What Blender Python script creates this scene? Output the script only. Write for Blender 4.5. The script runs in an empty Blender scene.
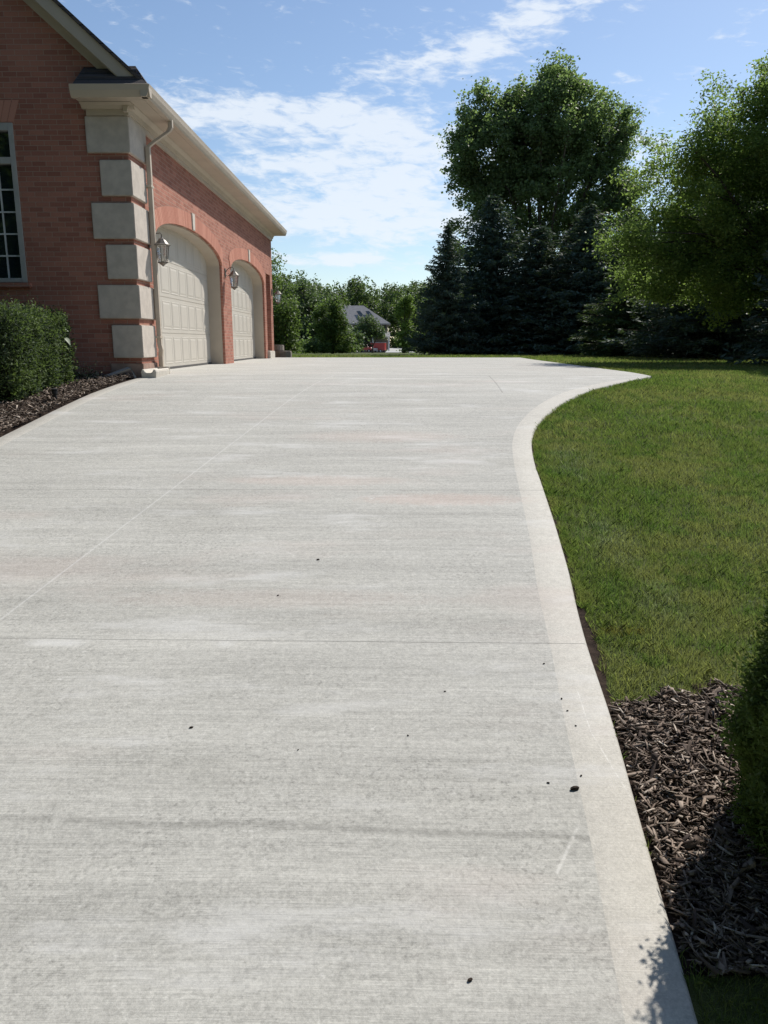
import bpy, bmesh, math, random
import numpy as np
from mathutils import Vector, noise as mnoise
R = math.radians
SC = bpy.context.scene
COL = SC.collection
random.seed(7)

# ------------------------------------------------------------------ camera
cd = bpy.data.cameras.new('camera'); cam = bpy.data.objects.new('camera', cd); COL.objects.link(cam)
cd.sensor_fit = 'HORIZONTAL'; cd.sensor_width = 36; cd.lens = 36 * 770 / 768
cd.clip_start = 0.05; cd.clip_end = 6000
cam.location = (0, 0, 1.65); cam.rotation_euler = (R(90 - 12.45), 0, R(0.52))
SC.camera = cam
SUN_AZ, SUN_EL = 39.0, 47.0        # azimuth from +Y towards +X
SC.view_settings.view_transform = 'Standard'; SC.view_settings.look = 'None'
SC.view_settings.exposure = 0.10; SC.view_settings.gamma = 1
SC.cycles.use_denoising = True; SC.cycles.denoiser = 'OPENIMAGEDENOISE'; SC.cycles.denoising_prefilter = 'NONE'; SC.cycles.denoising_input_passes = 'RGB_ALBEDO_NORMAL'
SC.cycles.max_bounces = 8; SC.cycles.diffuse_bounces = 6; SC.cycles.transmission_bounces = 6; SC.cycles.transparent_max_bounces = 8; SC.cycles.volume_bounces = 0

# ------------------------------------------------------------------ node helper
class NT:
    def __init__(s, tree): s.t = tree; s.n = tree.nodes; s.l = tree.links
    def node(s, typ, **kw):
        n = s.n.new(typ)
        for k, v in kw.items(): setattr(n, k, v)
        return n
    def put(s, sock, v):
        if isinstance(v, bpy.types.NodeSocket): s.l.new(v, sock)
        elif v is not None: sock.default_value = v
    def m(s, op, a, b=None, c=None, clamp=False):
        n = s.node('ShaderNodeMath', operation=op, use_clamp=clamp)
        s.put(n.inputs[0], a)
        if b is not None: s.put(n.inputs[1], b)
        if c is not None: s.put(n.inputs[2], c)
        return n.outputs[0]
    def mix(s, f, a, b, blend='MIX'):
        n = s.node('ShaderNodeMix', data_type='RGBA', blend_type=blend)
        s.put(n.inputs[0], f); s.put(n.inputs[6], col(a)); s.put(n.inputs[7], col(b))
        return n.outputs[2]
    def noise(s, vec, scale, detail=4, rough=.55, dist=0.0, out=0):
        n = s.node('ShaderNodeTexNoise')
        if vec is not None: s.l.new(vec, n.inputs['Vector'])
        n.inputs['Scale'].default_value = scale; n.inputs['Detail'].default_value = detail
        n.inputs['Roughness'].default_value = rough; n.inputs['Distortion'].default_value = dist
        return n.outputs[out]
    def voro(s, vec, scale, feature='F1', out='Distance'):
        n = s.node('ShaderNodeTexVoronoi', feature=feature)
        if vec is not None: s.l.new(vec, n.inputs['Vector'])
        n.inputs['Scale'].default_value = scale
        return n.outputs[out]
    def ramp(s, f, a, b, lo=0.0, hi=1.0):
        n = s.node('ShaderNodeMapRange', interpolation_type='SMOOTHSTEP')
        s.put(n.inputs[0], f); s.put(n.inputs[1], a); s.put(n.inputs[2], b); s.put(n.inputs[3], lo); s.put(n.inputs[4], hi)
        return n.outputs[0]
    def xyz(s, vec):
        n = s.node('ShaderNodeSeparateXYZ'); s.l.new(vec, n.inputs[0]); return n.outputs
    def comb(s, x, y, z):
        n = s.node('ShaderNodeCombineXYZ')
        for i, v in enumerate((x, y, z)): s.put(n.inputs[i], v)
        return n.outputs[0]
    def vmul(s, v, t):
        n = s.node('ShaderNodeVectorMath', operation='MULTIPLY'); s.l.new(v, n.inputs[0]); n.inputs[1].default_value = t
        return n.outputs[0]
    def pos(s): return s.node('ShaderNodeNewGeometry').outputs['Position']
    def rnd(s): return s.node('ShaderNodeNewGeometry').outputs['Random Per Island']
    def bump(s, h, strength=.3, dist=.01):
        n = s.node('ShaderNodeBump'); s.l.new(h, n.inputs['Height'])
        n.inputs['Strength'].default_value = strength; n.inputs['Distance'].default_value = dist
        return n.outputs[0]
def col(c):
    if isinstance(c, (tuple, list)) and len(c) == 3: return (*c, 1)
    return c
def mat(name, rough=.7, spec=.3, metal=0.0):
    m = bpy.data.materials.new(name); m.use_nodes = True
    t = NT(m.node_tree); b = t.n['Principled BSDF']
    b.inputs['Roughness'].default_value = rough; b.inputs['Specular IOR Level'].default_value = spec
    b.inputs['Metallic'].default_value = metal
    return m, t, b
def plain(name, c, rough=.6, spec=.3, var=.08, scale=6, metal=0.0, bump=.1):
    m, t, b = mat(name, rough, spec, metal)
    p = t.pos(); n = t.noise(p, scale, 5)
    lo = tuple(x * (1 - var) for x in c); hi = tuple(min(1, x * (1 + var)) for x in c)
    t.put(b.inputs['Base Color'], t.mix(t.ramp(n, .3, .7), lo, hi))
    if bump: t.put(b.inputs['Normal'], t.bump(t.noise(p, scale * 12, 3), bump, .004))
    return m

# ------------------------------------------------------------------ world: Nishita sky and thin cloud
W = bpy.data.worlds.new('World'); SC.world = W; W.use_nodes = True
t = NT(W.node_tree); bg = t.n['Background']
sky = t.node('ShaderNodeTexSky', sky_type='NISHITA'); sky.sun_disc = False
sky.sun_elevation = R(SUN_EL); sky.sun_rotation = R(SUN_AZ); sky.altitude = 200
sky.air_density = 1.0; sky.dust_density = .5; sky.ozone_density = 2.2
d = t.xyz(t.node('ShaderNodeTexCoord').outputs['Generated'])
az = t.m('MULTIPLY', t.m('ARCTAN2', d[0], d[1]), 57.296)
el = t.m('MULTIPLY', t.m('ARCSINE', d[2]), 57.296)
def blob(a, e, wa, we, s, tilt=0.0):
    u = t.m('SUBTRACT', az, a); v = t.m('SUBTRACT', t.m('SUBTRACT', el, e), t.m('MULTIPLY', u, tilt))
    u = t.m('DIVIDE', u, wa); v = t.m('DIVIDE', v, we)
    q = t.m('ADD', t.m('MULTIPLY', u, u), t.m('MULTIPLY', v, v))
    return t.m('MULTIPLY', t.m('POWER', 2.718, t.m('MULTIPLY', q, -1.0)), s)
mask = None
for bb in [(-2.5, 8.3, 10.0, 1.6, .44), (-4.0, 11.3, 9.0, 2.2, .40), (-11, 14.7, 9.5, 1.3, .50), (1.0, 13.0, 4.5, 2.4, .2), (-1, 14.2, 5.0, 1.0, .28), (3.5, 18.0, 6.0, 1.5, .40, .12), (10.0, 20.3, 3.5, 1.2, .36, .2),
           (-3.6, 5.7, 5.6, .5, .52), (15.7, 16.4, 1.6, .4, .28), (17.2, 12.0, 2.0, 1.4, .3), (-7.2, 20.2, 1.6, .6, .25),
           (-22, 21, 4, 1.0, .34), (2, 25, 12, 2.5, .22), (-25, 12, 8, 2, .36), (34, 12, 9, 2.0, .3), (-50, 14, 14, 3, .3), (60, 18, 15, 3, .3), (9, 9, 12, 4, .16)]:
    o = blob(*bb); mask = o if mask is None else t.m('ADD', mask, o)
cv = t.comb(t.m('MULTIPLY', az, .20), t.m('MULTIPLY', el, .62), 3.1)
n1 = t.noise(cv, 1.0, 9, .62, .5)
cv2 = t.comb(t.m('MULTIPLY', az, .62), t.m('MULTIPLY', t.m('ADD', el, t.m('MULTIPLY', az, .06)), 1.9), 9.7)
n2 = t.noise(cv2, 1.0, 6, .6, .4)
n = t.m('ADD', t.m('MULTIPLY', n1, .45), t.m('MULTIPLY', n2, .55))
n = t.m('MULTIPLY', t.m('SUBTRACT', n, .5), 1.9)
cl = t.ramp(t.m('ADD', n, t.m('MULTIPLY', mask, .95)), .10, .52)
cl = t.m('MULTIPLY', cl, .82, clamp=True)
skyc = t.mix(cl, sky.outputs[0], (6.9, 7.4, 8.0, 1))
t.put(bg.inputs[0], skyc); bg.inputs[1].default_value = .118

sd = bpy.data.lights.new('sun', 'SUN'); sun = bpy.data.objects.new('sun', sd); COL.objects.link(sun)
sd.energy = 5.0; sd.angle = R(.5); sd.color = (1, .955, .89)
sv = Vector((math.sin(R(SUN_AZ)) * math.cos(R(SUN_EL)), math.cos(R(SUN_AZ)) * math.cos(R(SUN_EL)), math.sin(R(SUN_EL))))
sun.rotation_euler = sv.to_track_quat('Z', 'Y').to_euler(); sun.location = (20, 20, 30)

# ------------------------------------------------------------------ object helpers
def tag(o, label=None, cat=None, group=None, kind=None):
    if label: o['label'] = label
    if cat: o['category'] = cat
    if group: o['group'] = group
    if kind: o['kind'] = kind
    return o
def thing(name, label, cat, loc=(0, 0, 0), rz=0.0, group=None):
    o = bpy.data.objects.new(name, None); COL.objects.link(o); o.location = loc; o.rotation_euler = (0, 0, rz)
    o.empty_display_size = .2
    return tag(o, label, cat, group)
def link(name, me, m=None, parent=None):
    if m is not None:
        for mm in (m if isinstance(m, (list, tuple)) else [m]): me.materials.append(mm)
    o = bpy.data.objects.new(name, me); COL.objects.link(o)
    if parent: o.parent = parent
    return o
def copy_tree(o, parent=None):
    c = o.copy(); COL.objects.link(c); c.parent = parent
    for ch in list(o.children): copy_tree(ch, c)
    return c
class MB:
    """collects shapes, links them as one mesh"""
    def __init__(s): s.v = []; s.f = []
    def add(s, vs, fs):
        k = len(s.v); s.v += [tuple(p) for p in vs]; s.f += [tuple(i + k for i in q) for q in fs]; return s
    def box(s, x0, x1, y0, y1, z0, z1):
        return s.add([(x0,y0,z0),(x1,y0,z0),(x1,y1,z0),(x0,y1,z0),(x0,y0,z1),(x1,y0,z1),(x1,y1,z1),(x0,y1,z1)],
                     [(0,3,2,1),(4,5,6,7),(0,1,5,4),(1,2,6,5),(2,3,7,6),(3,0,4,7)])
    def prism(s, poly, axis, a, b):
        """poly: 2-D points (other two axes in order), extruded along axis"""
        n = len(poly)
        def P(p, w):
            if axis == 'x': return (w, p[0], p[1])
            if axis == 'y': return (p[0], w, p[1])
            return (p[0], p[1], w)
        return s.add([P(p, a) for p in poly] + [P(p, b) for p in poly],
                     [tuple(range(n))[::-1], tuple(range(n, 2 * n))] + [(i, (i + 1) % n, n + (i + 1) % n, n + i) for i in range(n)])
    def tube(s, pts, rad, sides=8, cap=True):
        pts = [Vector(p) for p in pts]; rad = rad if isinstance(rad, (list, tuple)) else [rad] * len(pts)
        k = len(s.v); up = Vector((0, 0, 1))
        for i, p in enumerate(pts):
            dd = (pts[min(i + 1, len(pts) - 1)] - pts[max(i - 1, 0)]).normalized()
            a = dd.cross(up)
            if a.length < .05: a = dd.cross(Vector((1, 0, 0)))
            a.normalize(); b = dd.cross(a)
            for j in range(sides):
                th = 2 * math.pi * j / sides
                s.v.append(tuple(p + (a * math.cos(th) + b * math.sin(th)) * rad[i]))
        for i in range(len(pts) - 1):
            for j in range(sides):
                s.f.append((k + i*sides + j, k + i*sides + (j+1) % sides, k + (i+1)*sides + (j+1) % sides, k + (i+1)*sides + j))
        if cap:
            s.f.append(tuple(k + j for j in range(sides))[::-1]); s.f.append(tuple(k + (len(pts)-1)*sides + j for j in range(sides)))
        return s
    def lathe(s, prof, c, sides=12):
        k = len(s.v)
        for r, z in prof:
            for j in range(sides):
                th = 2 * math.pi * j / sides
                s.v.append((c[0] + r*math.cos(th), c[1] + r*math.sin(th), c[2] + z))
        for i in range(len(prof) - 1):
            for j in range(sides):
                s.f.append((k+i*sides+j, k+i*sides+(j+1)%sides, k+(i+1)*sides+(j+1)%sides, k+(i+1)*sides+j))
        s.f.append(tuple(k + j for j in range(sides))[::-1]); s.f.append(tuple(k + (len(prof)-1)*sides + j for j in range(sides)))
        return s
    def build(s, name, m=None, parent=None, bevel=0.0, smooth=False):
        me = bpy.data.meshes.new(name); me.from_pydata(s.v, [], s.f); me.validate()
        bm = bmesh.new(); bm.from_mesh(me); bmesh.ops.recalc_face_normals(bm, faces=bm.faces)
        if bevel:
            bmesh.ops.remove_doubles(bm, verts=bm.verts, dist=1e-5)
            es = [e for e in bm.edges if len(e.link_faces) == 2 and e.calc_face_angle(0) > .5]
            bmesh.ops.bevel(bm, geom=es, offset=bevel, segments=2, affect='EDGES', clamp_overlap=True)
        bm.to_mesh(me); bm.free()
        if smooth: me.shade_smooth()
        return link(name, me, m, parent)
def npmesh(name, V, F, m=None, parent=None, smooth=False):
    """V (n,3), F (k,c) equal-sided faces"""
    V = np.asarray(V, dtype=np.float32); F = np.asarray(F, dtype=np.int32)
    me = bpy.data.meshes.new(name); me.vertices.add(len(V)); me.vertices.foreach_set('co', V.ravel())
    k, c = F.shape
    me.loops.add(k * c); me.loops.foreach_set('vertex_index', F.ravel())
    me.polygons.add(k); me.polygons.foreach_set('loop_start', np.arange(0, k * c, c, dtype=np.int32))
    if smooth: me.polygons.foreach_set('use_smooth', np.ones(k, dtype=bool))
    me.update(calc_edges=True)
    return link(name, me, m, parent)
def unit(a): return a / np.maximum(np.linalg.norm(a, axis=1, keepdims=True), 1e-6)
def leaves(C, size, rg, aspect=.6, up=.4, dirs=None, var=.35):
    """diamond leaves at centres C"""
    n = len(C); nrm = rg.normal(size=(n, 3)); nrm[:, 2] = np.abs(nrm[:, 2]) + up; nrm = unit(nrm)
    a = rg.normal(size=(n, 3)) if dirs is None else dirs + rg.normal(size=(n, 3)) * .45
    a = unit(a - nrm * (a * nrm).sum(1, keepdims=True)); b = np.cross(nrm, a)
    s = (size * (1 + var * rg.uniform(-1, 1, n)))[:, None]
    V = np.stack([C - a * s * .5, C + b * s * .5 * aspect + a * s * .05, C + a * s * .5, C - b * s * .5 * aspect + a * s * .05], 1).reshape(-1, 3)
    return V, np.arange(4 * n).reshape(-1, 4)

# ------------------------------------------------------------------ terrain profile
def gz(y):
    y = np.asarray(y, dtype=float)
    tt = np.clip((y - 7.2) / 4.6, 0, 1)
    z = np.where(y < 7.2, .13 * np.maximum(y, -12), .936 + .598 * (tt - (tt**3 - tt**4 / 2)))
    return z - .0126 * np.clip(y - 26, 0, 250)
def g1(y): return float(gz(y))
OUT = np.array([(.30, -8), (.525, 0), (.658, 1.3), (.728, 2.0), (.783, 2.533), (.82, 3.043), (.857, 3.409), (.91, 3.839), (.98, 4.559), (1.037, 5.242), (1.092, 5.9), (1.19, 6.55),
                (1.366, 7.161), (1.723, 7.953), (2.191, 8.718), (2.796, 9.471), (3.385, 10.22), (3.36, 11.5), (3.37, 13.514), (3.43, 19.2), (3.53, 21.56)])
INN = np.array([(.20, -8), (.40, 0), (.508, 1.3), (.578, 2.0), (.62, 2.5), (.675, 3.068), (.72, 3.6), (.794, 4.271), (.862, 5.011), (.945, 5.9), (1.04, 6.55),
                (1.217, 7.2), (1.53, 7.953), (1.98, 8.718), (2.56, 9.40), (3.20, 9.99), (3.385, 10.2205)])
def catmull(P, m=6):
    out = []
    for i in range(len(P) - 1):
        p0, p1, p2, p3 = P[max(i-1, 0)], P[i], P[i+1], P[min(i+2, len(P)-1)]
        for k in range(m):
            u = k / m
            out.append(.5 * ((2*p1) + (-p0+p2)*u + (2*p0-5*p1+4*p2-p3)*u*u + (-p0+3*p1-3*p2+p3)*u**3))
    out.append(P[-1]); return np.array(out)
oc = catmull(OUT[:17]); oc = np.vstack([oc, OUT[17:]])
ic = catmull(INN[:16]); ic = np.vstack([ic, INN[16:]])
def xout(y): return np.interp(y, oc[:, 1], oc[:, 0])
def xin(y): return np.interp(y, ic[:, 1], ic[:, 0])
LO = np.array([(-3.36, -8), (-3.35, 6.5), (-3.33, 7.4), (-3.30, 8.5), (-3.26, 9.1), (-3.22, 9.9), (-3.22, 10.3)])
def xleft(y): return np.interp(y, LO[:, 1], LO[:, 0])
XW = -3.2           # garage wall plane
YC, YE = 10.05, 21.5

# ground sheet
def grass_base():
    m, t, b = mat('lawn_soil', .9, .1)
    p = t.pos(); a = t.noise(p, 1.6, 6); f = t.noise(p, 55, 4, .7)
    c = t.mix(t.ramp(f, .35, .7), (.045, .055, .02), (.10, .13, .04))
    c = t.mix(t.ramp(a, .4, .7), c, (.11, .125, .045))
    t.put(b.inputs['Base Color'], c); t.put(b.inputs['Normal'], t.bump(f, .8, .03))
    return m
ys = np.concatenate([np.arange(-60, -8, 6), np.arange(-8, 24, .1), np.arange(24, 60, 2), np.arange(60, 300, 12), [300, 350, 450, 600]])
xs = np.concatenate([[-500, -300, -100], np.arange(-40, -4, 4), np.arange(-4, 6, .5), np.arange(6, 42, 4), [100, 300, 500]])
X, Y = np.meshgrid(xs, ys); Z = gz(Y) - .03
V = np.stack([X, Y, Z], -1).reshape(-1, 3); nx, ny = len(xs), len(ys)
idx = np.arange(nx * ny).reshape(ny, nx)
F = np.stack([idx[:-1, :-1], idx[:-1, 1:], idx[1:, 1:], idx[1:, :-1]], -1).reshape(-1, 4)
tag(npmesh('lawn', V, F, grass_base(), smooth=True), kind='structure')

# concrete
def concrete(name, base, broom=1.0, joints=True, edge=False):
    m, t, b = mat(name, .85, .25)
    p = t.pos(); x, y, z = t.xyz(p)
    wv = t.m('ADD', y, t.m('MULTIPLY', t.noise(p, .35, 2), .10))
    s1 = t.noise(t.comb(t.m('MULTIPLY', x, .35), t.m('MULTIPLY', wv, 5), 0), 1, 4, .6)
    s2 = t.noise(t.comb(t.m('MULTIPLY', x, .9), t.m('MULTIPLY', wv, 34), 5), 1, 3, .7)
    s3 = t.noise(t.comb(t.m('MULTIPLY', x, 5), t.m('MULTIPLY', wv, 170), 9), 1, 3, .75)
    g = t.noise(p, 130, 4, .85); g2 = t.noise(p, 28, 4, .65); big = t.noise(p, .9, 5, .6)
    pits = t.ramp(t.noise(p, 62, 2.5, .6), .53, .66, 1, 0)
    k = t.m('ADD', 1.0, t.m('MULTIPLY', t.m('SUBTRACT', s1, .5), .50 * broom))
    k = t.m('ADD', k, t.m('MULTIPLY', t.m('SUBTRACT', s2, .5), .46 * broom))
    k = t.m('ADD', k, t.m('MULTIPLY', t.m('SUBTRACT', s3, .5), .62 * broom))
    k = t.m('ADD', k, t.m('MULTIPLY', t.m('SUBTRACT', g, .5), .95))
    k = t.m('ADD', k, t.m('MULTIPLY', t.m('SUBTRACT', g2, .5), .40))
    k = t.m('ADD', k, t.m('MULTIPLY', t.m('SUBTRACT', big, .5), .20))
    g3 = t.noise(p, 64, 3, .8); k = t.m('ADD', k, t.m('MULTIPLY', t.m('SUBTRACT', g3, .5), .75 * max(broom, .35)))
    near = t.m('MULTIPLY', t.ramp(t.noise(p, 4, 4), .38, .58, .25, 1), t.ramp(t.noise(p, .7, 3), .35, .6, .45, 1))
    k = t.m('MULTIPLY', k, t.m('SUBTRACT', 1.0, t.m('MULTIPLY', t.m('MULTIPLY', t.m('SUBTRACT', 1.0, pits), near), .26 * broom)))
    c = t.mix(1.0, base, t.comb(k, k, k), 'MULTIPLY')
    # pale bloom and pinkish stains
    bl = t.ramp(t.noise(t.comb(t.m('MULTIPLY', x, .8), t.m('MULTIPLY', y, 3.0), 3), 1.3, 6, .65), .52, .72, 0, .6)
    c = t.mix(bl, c, (.60, .59, .56))
    pk = t.m('MULTIPLY', t.ramp(t.noise(t.comb(t.m('MULTIPLY', x, .7), t.m('MULTIPLY', y, 2.2), 8), .9, 4), .55, .75), .20)
    c = t.mix(pk, c, (.52, .40, .35))
    for (cx, cy, wx, wy, st) in ((.35, 4.95, .55, .12, .30), (-.5, 5.35, .6, .12, .20), (-.1, 6.6, .7, .2, .18), (-.6, 3.5, .8, .1, .12)):
        u = t.m('DIVIDE', t.m('SUBTRACT', x, cx), wx); v = t.m('DIVIDE', t.m('SUBTRACT', y, cy), wy)
        q = t.m('ADD', t.m('ADD', t.m('MULTIPLY', u, u), t.m('MULTIPLY', v, v)), t.m('MULTIPLY', t.m('SUBTRACT', g2, .5), 2.5))
        c = t.mix(t.ramp(q, 0, 1.6, st, 0), c, (.60, .43, .36))
    # faint scratches, drips and hairlines with shapes of their own
    for (x0, y0, x1, y1, w, st) in ((.455, 1.84, .555, 2.02, .0035, .55), (.712, 2.72, .70, 2.47, .0016, .5), (.70, 2.47, .722, 2.29, .0016, .5), (.722, 2.29, .742, 2.14, .0016, .5), (-1.9, 2.6, -1.2, 2.9, .002, .25)):
        L2 = (x1-x0)**2 + (y1-y0)**2
        px_ = t.m('SUBTRACT', x, x0); py_ = t.m('SUBTRACT', y, y0)
        tt = t.m('DIVIDE', t.m('ADD', t.m('MULTIPLY', px_, x1-x0), t.m('MULTIPLY', py_, y1-y0)), L2, clamp=True)
        ex_ = t.m('SUBTRACT', px_, t.m('MULTIPLY', tt, x1-x0)); ey_ = t.m('SUBTRACT', py_, t.m('MULTIPLY', tt, y1-y0))
        dq = t.m('SQRT', t.m('ADD', t.m('MULTIPLY', ex_, ex_), t.m('MULTIPLY', ey_, ey_)))
        c = t.mix(t.m('MULTIPLY', t.ramp(dq, w * .4, w * 2.0, 1, 0), t.ramp(g2, .35, .6, .2 * st, st)), c, (.70, .68, .63))
    spk = t.ramp(t.noise(p, 16, 4, .7), .66, .74, 0, .35)
    c = t.mix(spk, c, (.66, .645, .60))
    wet = t.ramp(t.noise(t.comb(t.m('MULTIPLY', x, .5), t.m('MULTIPLY', y, 1.6), 31), 1.0, 5, .6), .54, .72, 0, .30)
    c = t.mix(wet, c, t.mix(1.0, c, (.80, .79, .76), 'MULTIPLY'))
    h = t.m('ADD', t.m('MULTIPLY', s3, .6), t.m('ADD', t.m('MULTIPLY', g, .5), t.m('MULTIPLY', s2, .3)))
    if joints:
        wob = t.m('MULTIPLY', t.m('SUBTRACT', t.noise(p, 3, 3), .5), .014)
        yw = t.m('ADD', y, wob)
        tot = None
        for (j, w, sl, st) in [(5.14, .006, .0, .28), (3.085, .003, -.012, .38), (7.4, .006, .0, .2), (10.3, .02, 0, .25), (15.5, .03, 0, .2)]:
            dd = t.m('ABSOLUTE', t.m('SUBTRACT', yw, t.m('ADD', j, t.m('MULTIPLY', x, sl))))
            o = t.m('MULTIPLY', t.ramp(dd, w * .5, w * 1.8, 1, 0), st)
            tot = o if tot is None else t.m('MAXIMUM', tot, o)
        if joints == 'band': pass
        elif True:
            dd = t.m('ABSOLUTE', t.m('SUBTRACT', t.m('ADD', y, t.m('MULTIPLY', t.m('SUBTRACT', t.noise(p, 1.2, 4), .5), .06)), t.m('ADD', 1.99, t.m('MULTIPLY', x, -.045))))
            c = t.mix(t.m('MULTIPLY', t.ramp(dd, .004, .022, 1, 0), t.ramp(t.noise(p, 40, 3), .3, .6, .12, .42)), c, (.15, .145, .13))
        if joints == 'band': pass
        else:   # long sawn joint and one short cut near the far corner
            for (x0, y0, x1, y1, ya, yb, w, st) in [(-1.763, 3.273, -.80, 10.0, -8, 10.3, .004, -.36), (1.28, 10.2, 1.22, 8.3, 8.6, 10.3, .006, .3)]:
                sl = (x1 - x0) / (y1 - y0)
                dd = t.m('ABSOLUTE', t.m('SUBTRACT', x, t.m('ADD', x0, t.m('MULTIPLY', t.m('SUBTRACT', t.m('ADD', y, wob), y0), sl))))
                o = t.ramp(dd, w * .5, w * 2.2, 1, 0)
                o = t.m('MULTIPLY', o, t.m('MULTIPLY', t.m('GREATER_THAN', y, ya), t.m('LESS_THAN', y, yb)))
                if st < 0: c = t.mix(t.m('MULTIPLY', o, -st), c, (.66, .65, .62))
                else: tot = t.m('MAXIMUM', tot, t.m('MULTIPLY', o, st))
            # bloom along the first joint
            eb = t.m('MULTIPLY', t.ramp(t.m('ABSOLUTE', t.m('SUBTRACT', y, 3.07)), 0, .05, 1, 0), t.ramp(t.noise(t.comb(x, 0, 0), 1.7, 3), .5, .62))
            c = t.mix(t.m('MULTIPLY', eb, .5), c, (.68, .67, .64))
        c = t.mix(tot, c, (.10, .095, .085))
        h = t.m('SUBTRACT', h, t.m('MULTIPLY', tot, 2.0))
    t.put(b.inputs['Base Color'], c); t.put(b.inputs['Normal'], t.bump(h, .45, .004))
    return m
yy = np.arange(-8, 21.561, .06)
def strip(name, xa, xb, m, y0, y1, nseg=1, side=None):
    """sheet between xa(y) and xb(y) with a real edge going down where side asks for it"""
    r = np.concatenate([[y0], yy[(yy > y0 + .001) & (yy < y1 - .001)], [y1]])
    V = []; F = []
    cols = nseg + 1
    for i, y in enumerate(r):
        a, b = float(xa(y)), float(xb(y)); z = g1(y)
        row = [(a + (b - a) * k / nseg, y, z) for k in range(cols)]
        if side == 'R': row += [(b + .012, y, z - .012), (b + .014, y, z - .14)]
        if side == 'L': row = [(a - .014, y, z - .14), (a - .012, y, z - .012)] + row
        V += row
    n = len(row)
    for i in range(len(r) - 1):
        for k in range(n - 1): F.append((i*n + k, i*n + k + 1, (i+1)*n + k + 1, (i+1)*n + k))
    return tag(npmesh(name, V, F, m), kind='structure')
MC = concrete('broom_concrete', (.43, .418, .378)); MBand = concrete('smooth_concrete', (.50, .475, .42), .10, 'band')
ybt = 10.2205
def rgt(y): return xin(y) if y < ybt else xout(y) 
def lft(y): return xleft(y) + .155 if y < 10.3 else XW - .9
strip('driveway', lambda y: xleft(y) + .15, rgt, MC, -8, 10.3, 3)
strip('driveway_apron', lambda y: XW - .9 if y < 21.4 else -3.6, xout, MC, 10.3, 21.56, 3)
strip('driveway_band_right', xin, xout, MBand, -8, 10.2205, 1, 'R')
strip('driveway_band_left', xleft, lambda y: xleft(y) + .15, MBand, -8, 10.3, 1, 'L')
strip('driveway_edge', xout, lambda y: xout(y) + .012, MBand, 10.2205, 21.56, 1, 'R')

# mulch bed sheets
MS = plain('mulch_soil', (.035, .024, .018), .95, .1, .5, 30, bump=.8)
ry = np.arange(2.5, 9.0, .05); V = []; F = []
for i, y in enumerate(ry):
    w = (.05 if y < 3.6 else .03) * (1 + .5 * math.sin(y * 13) * math.sin(y * 5)); V += [(float(xout(y)) + .016, y, g1(y) - .027), (float(xout(y)) + .016 + w, y, g1(y) - .027)]
    if i: F.append((2*i - 2, 2*i - 1, 2*i + 1, 2*i))
tag(npmesh('soil_shadow_edge', V, F, MS), kind='structure')  # dark soil strip, its colour also standing in for the shadow gap
def inbed_r(x, y):   # right bed: between band edge, bush and lawn
    top = np.interp(x, [.78, .95, 1.32, 1.8, 3], [2.60, 2.70, 2.80, 2.85, 2.7])
    bot = np.interp(x, [.60, .72, .9, 1.2, 2.4], [1.62, 1.60, 1.52, 1.2, 1.1])
    return (x > xout(y) + .02) & (y < top + .03 * np.sin(x * 31)) & (y > bot + .03 * np.sin(x * 23)) & (x < 2.4)
def bed_poly(name, pts, dz=-.026):
    V = [(x, y, g1(y) + dz) for x, y in pts]
    mb = MB(); mb.add(V, [tuple(range(len(V)))]); return tag(mb.build(name, MS), kind='structure')
rows = np.arange(1.2, 2.86, .06)
V = []; F = []
for i, y in enumerate(rows):
    xa = float(xout(y)) + .016; V += [(xa + k * .12, y, g1(y) - .026) for k in range(14)]
    if i: F += [((i-1)*14 + k, (i-1)*14 + k + 1, i*14 + k + 1, i*14 + k) for k in range(13)]
V = np.array(V); F = np.array(F); cx = V[F].mean(1); F = F[inbed_r(cx[:, 0], cx[:, 1])]
tag(npmesh('mulch_bed_right', V, F, MS), kind='structure')
rows = np.arange(2.0, 10.3, .1); V = []; F = []
for i, y in enumerate(rows):
    xb = float(xleft(y)) - .016; V += [(xb - k * .25, y, g1(y) - .026 + .03 * min(k, 2)) for k in range(20)]
    if i: F += [((i-1)*20 + k, (i-1)*20 + k + 1, i*20 + k + 1, i*20 + k) for k in range(19)]
tag(npmesh('mulch_bed_left', V, F, MS), kind='structure')
V0 = []
# road far down the slope
MR = plain('far_asphalt', (.23, .23, .225), .9, .2, .1, 1)
ry = np.arange(176, 200, 4.0)
V = []; F = []
for i, y in enumerate(ry):
    V += [(-120, y, g1(y) + .02), (2, y, g1(y) + .02), (120, y, g1(y) + .02)]
    if i: F += [((i-1)*3 + k, (i-1)*3 + k + 1, i*3 + k + 1, i*3 + k) for k in range(2)]
tag(npmesh('far_road', V, F, MR), kind='structure')
mb = MB(); mb.add([(-1.5, 196.5, g1(196.5) + .03), (6, 196.5, g1(196.5) + .03), (5, 225, g1(225) + 1.2), (-.5, 225, g1(225) + 1.2)], [(0, 1, 2, 3)])
tag(mb.build('far_driveway', plain('far_pale_concrete', (.42, .42, .40), .9, .2, .1, 1)), kind='structure')

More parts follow.
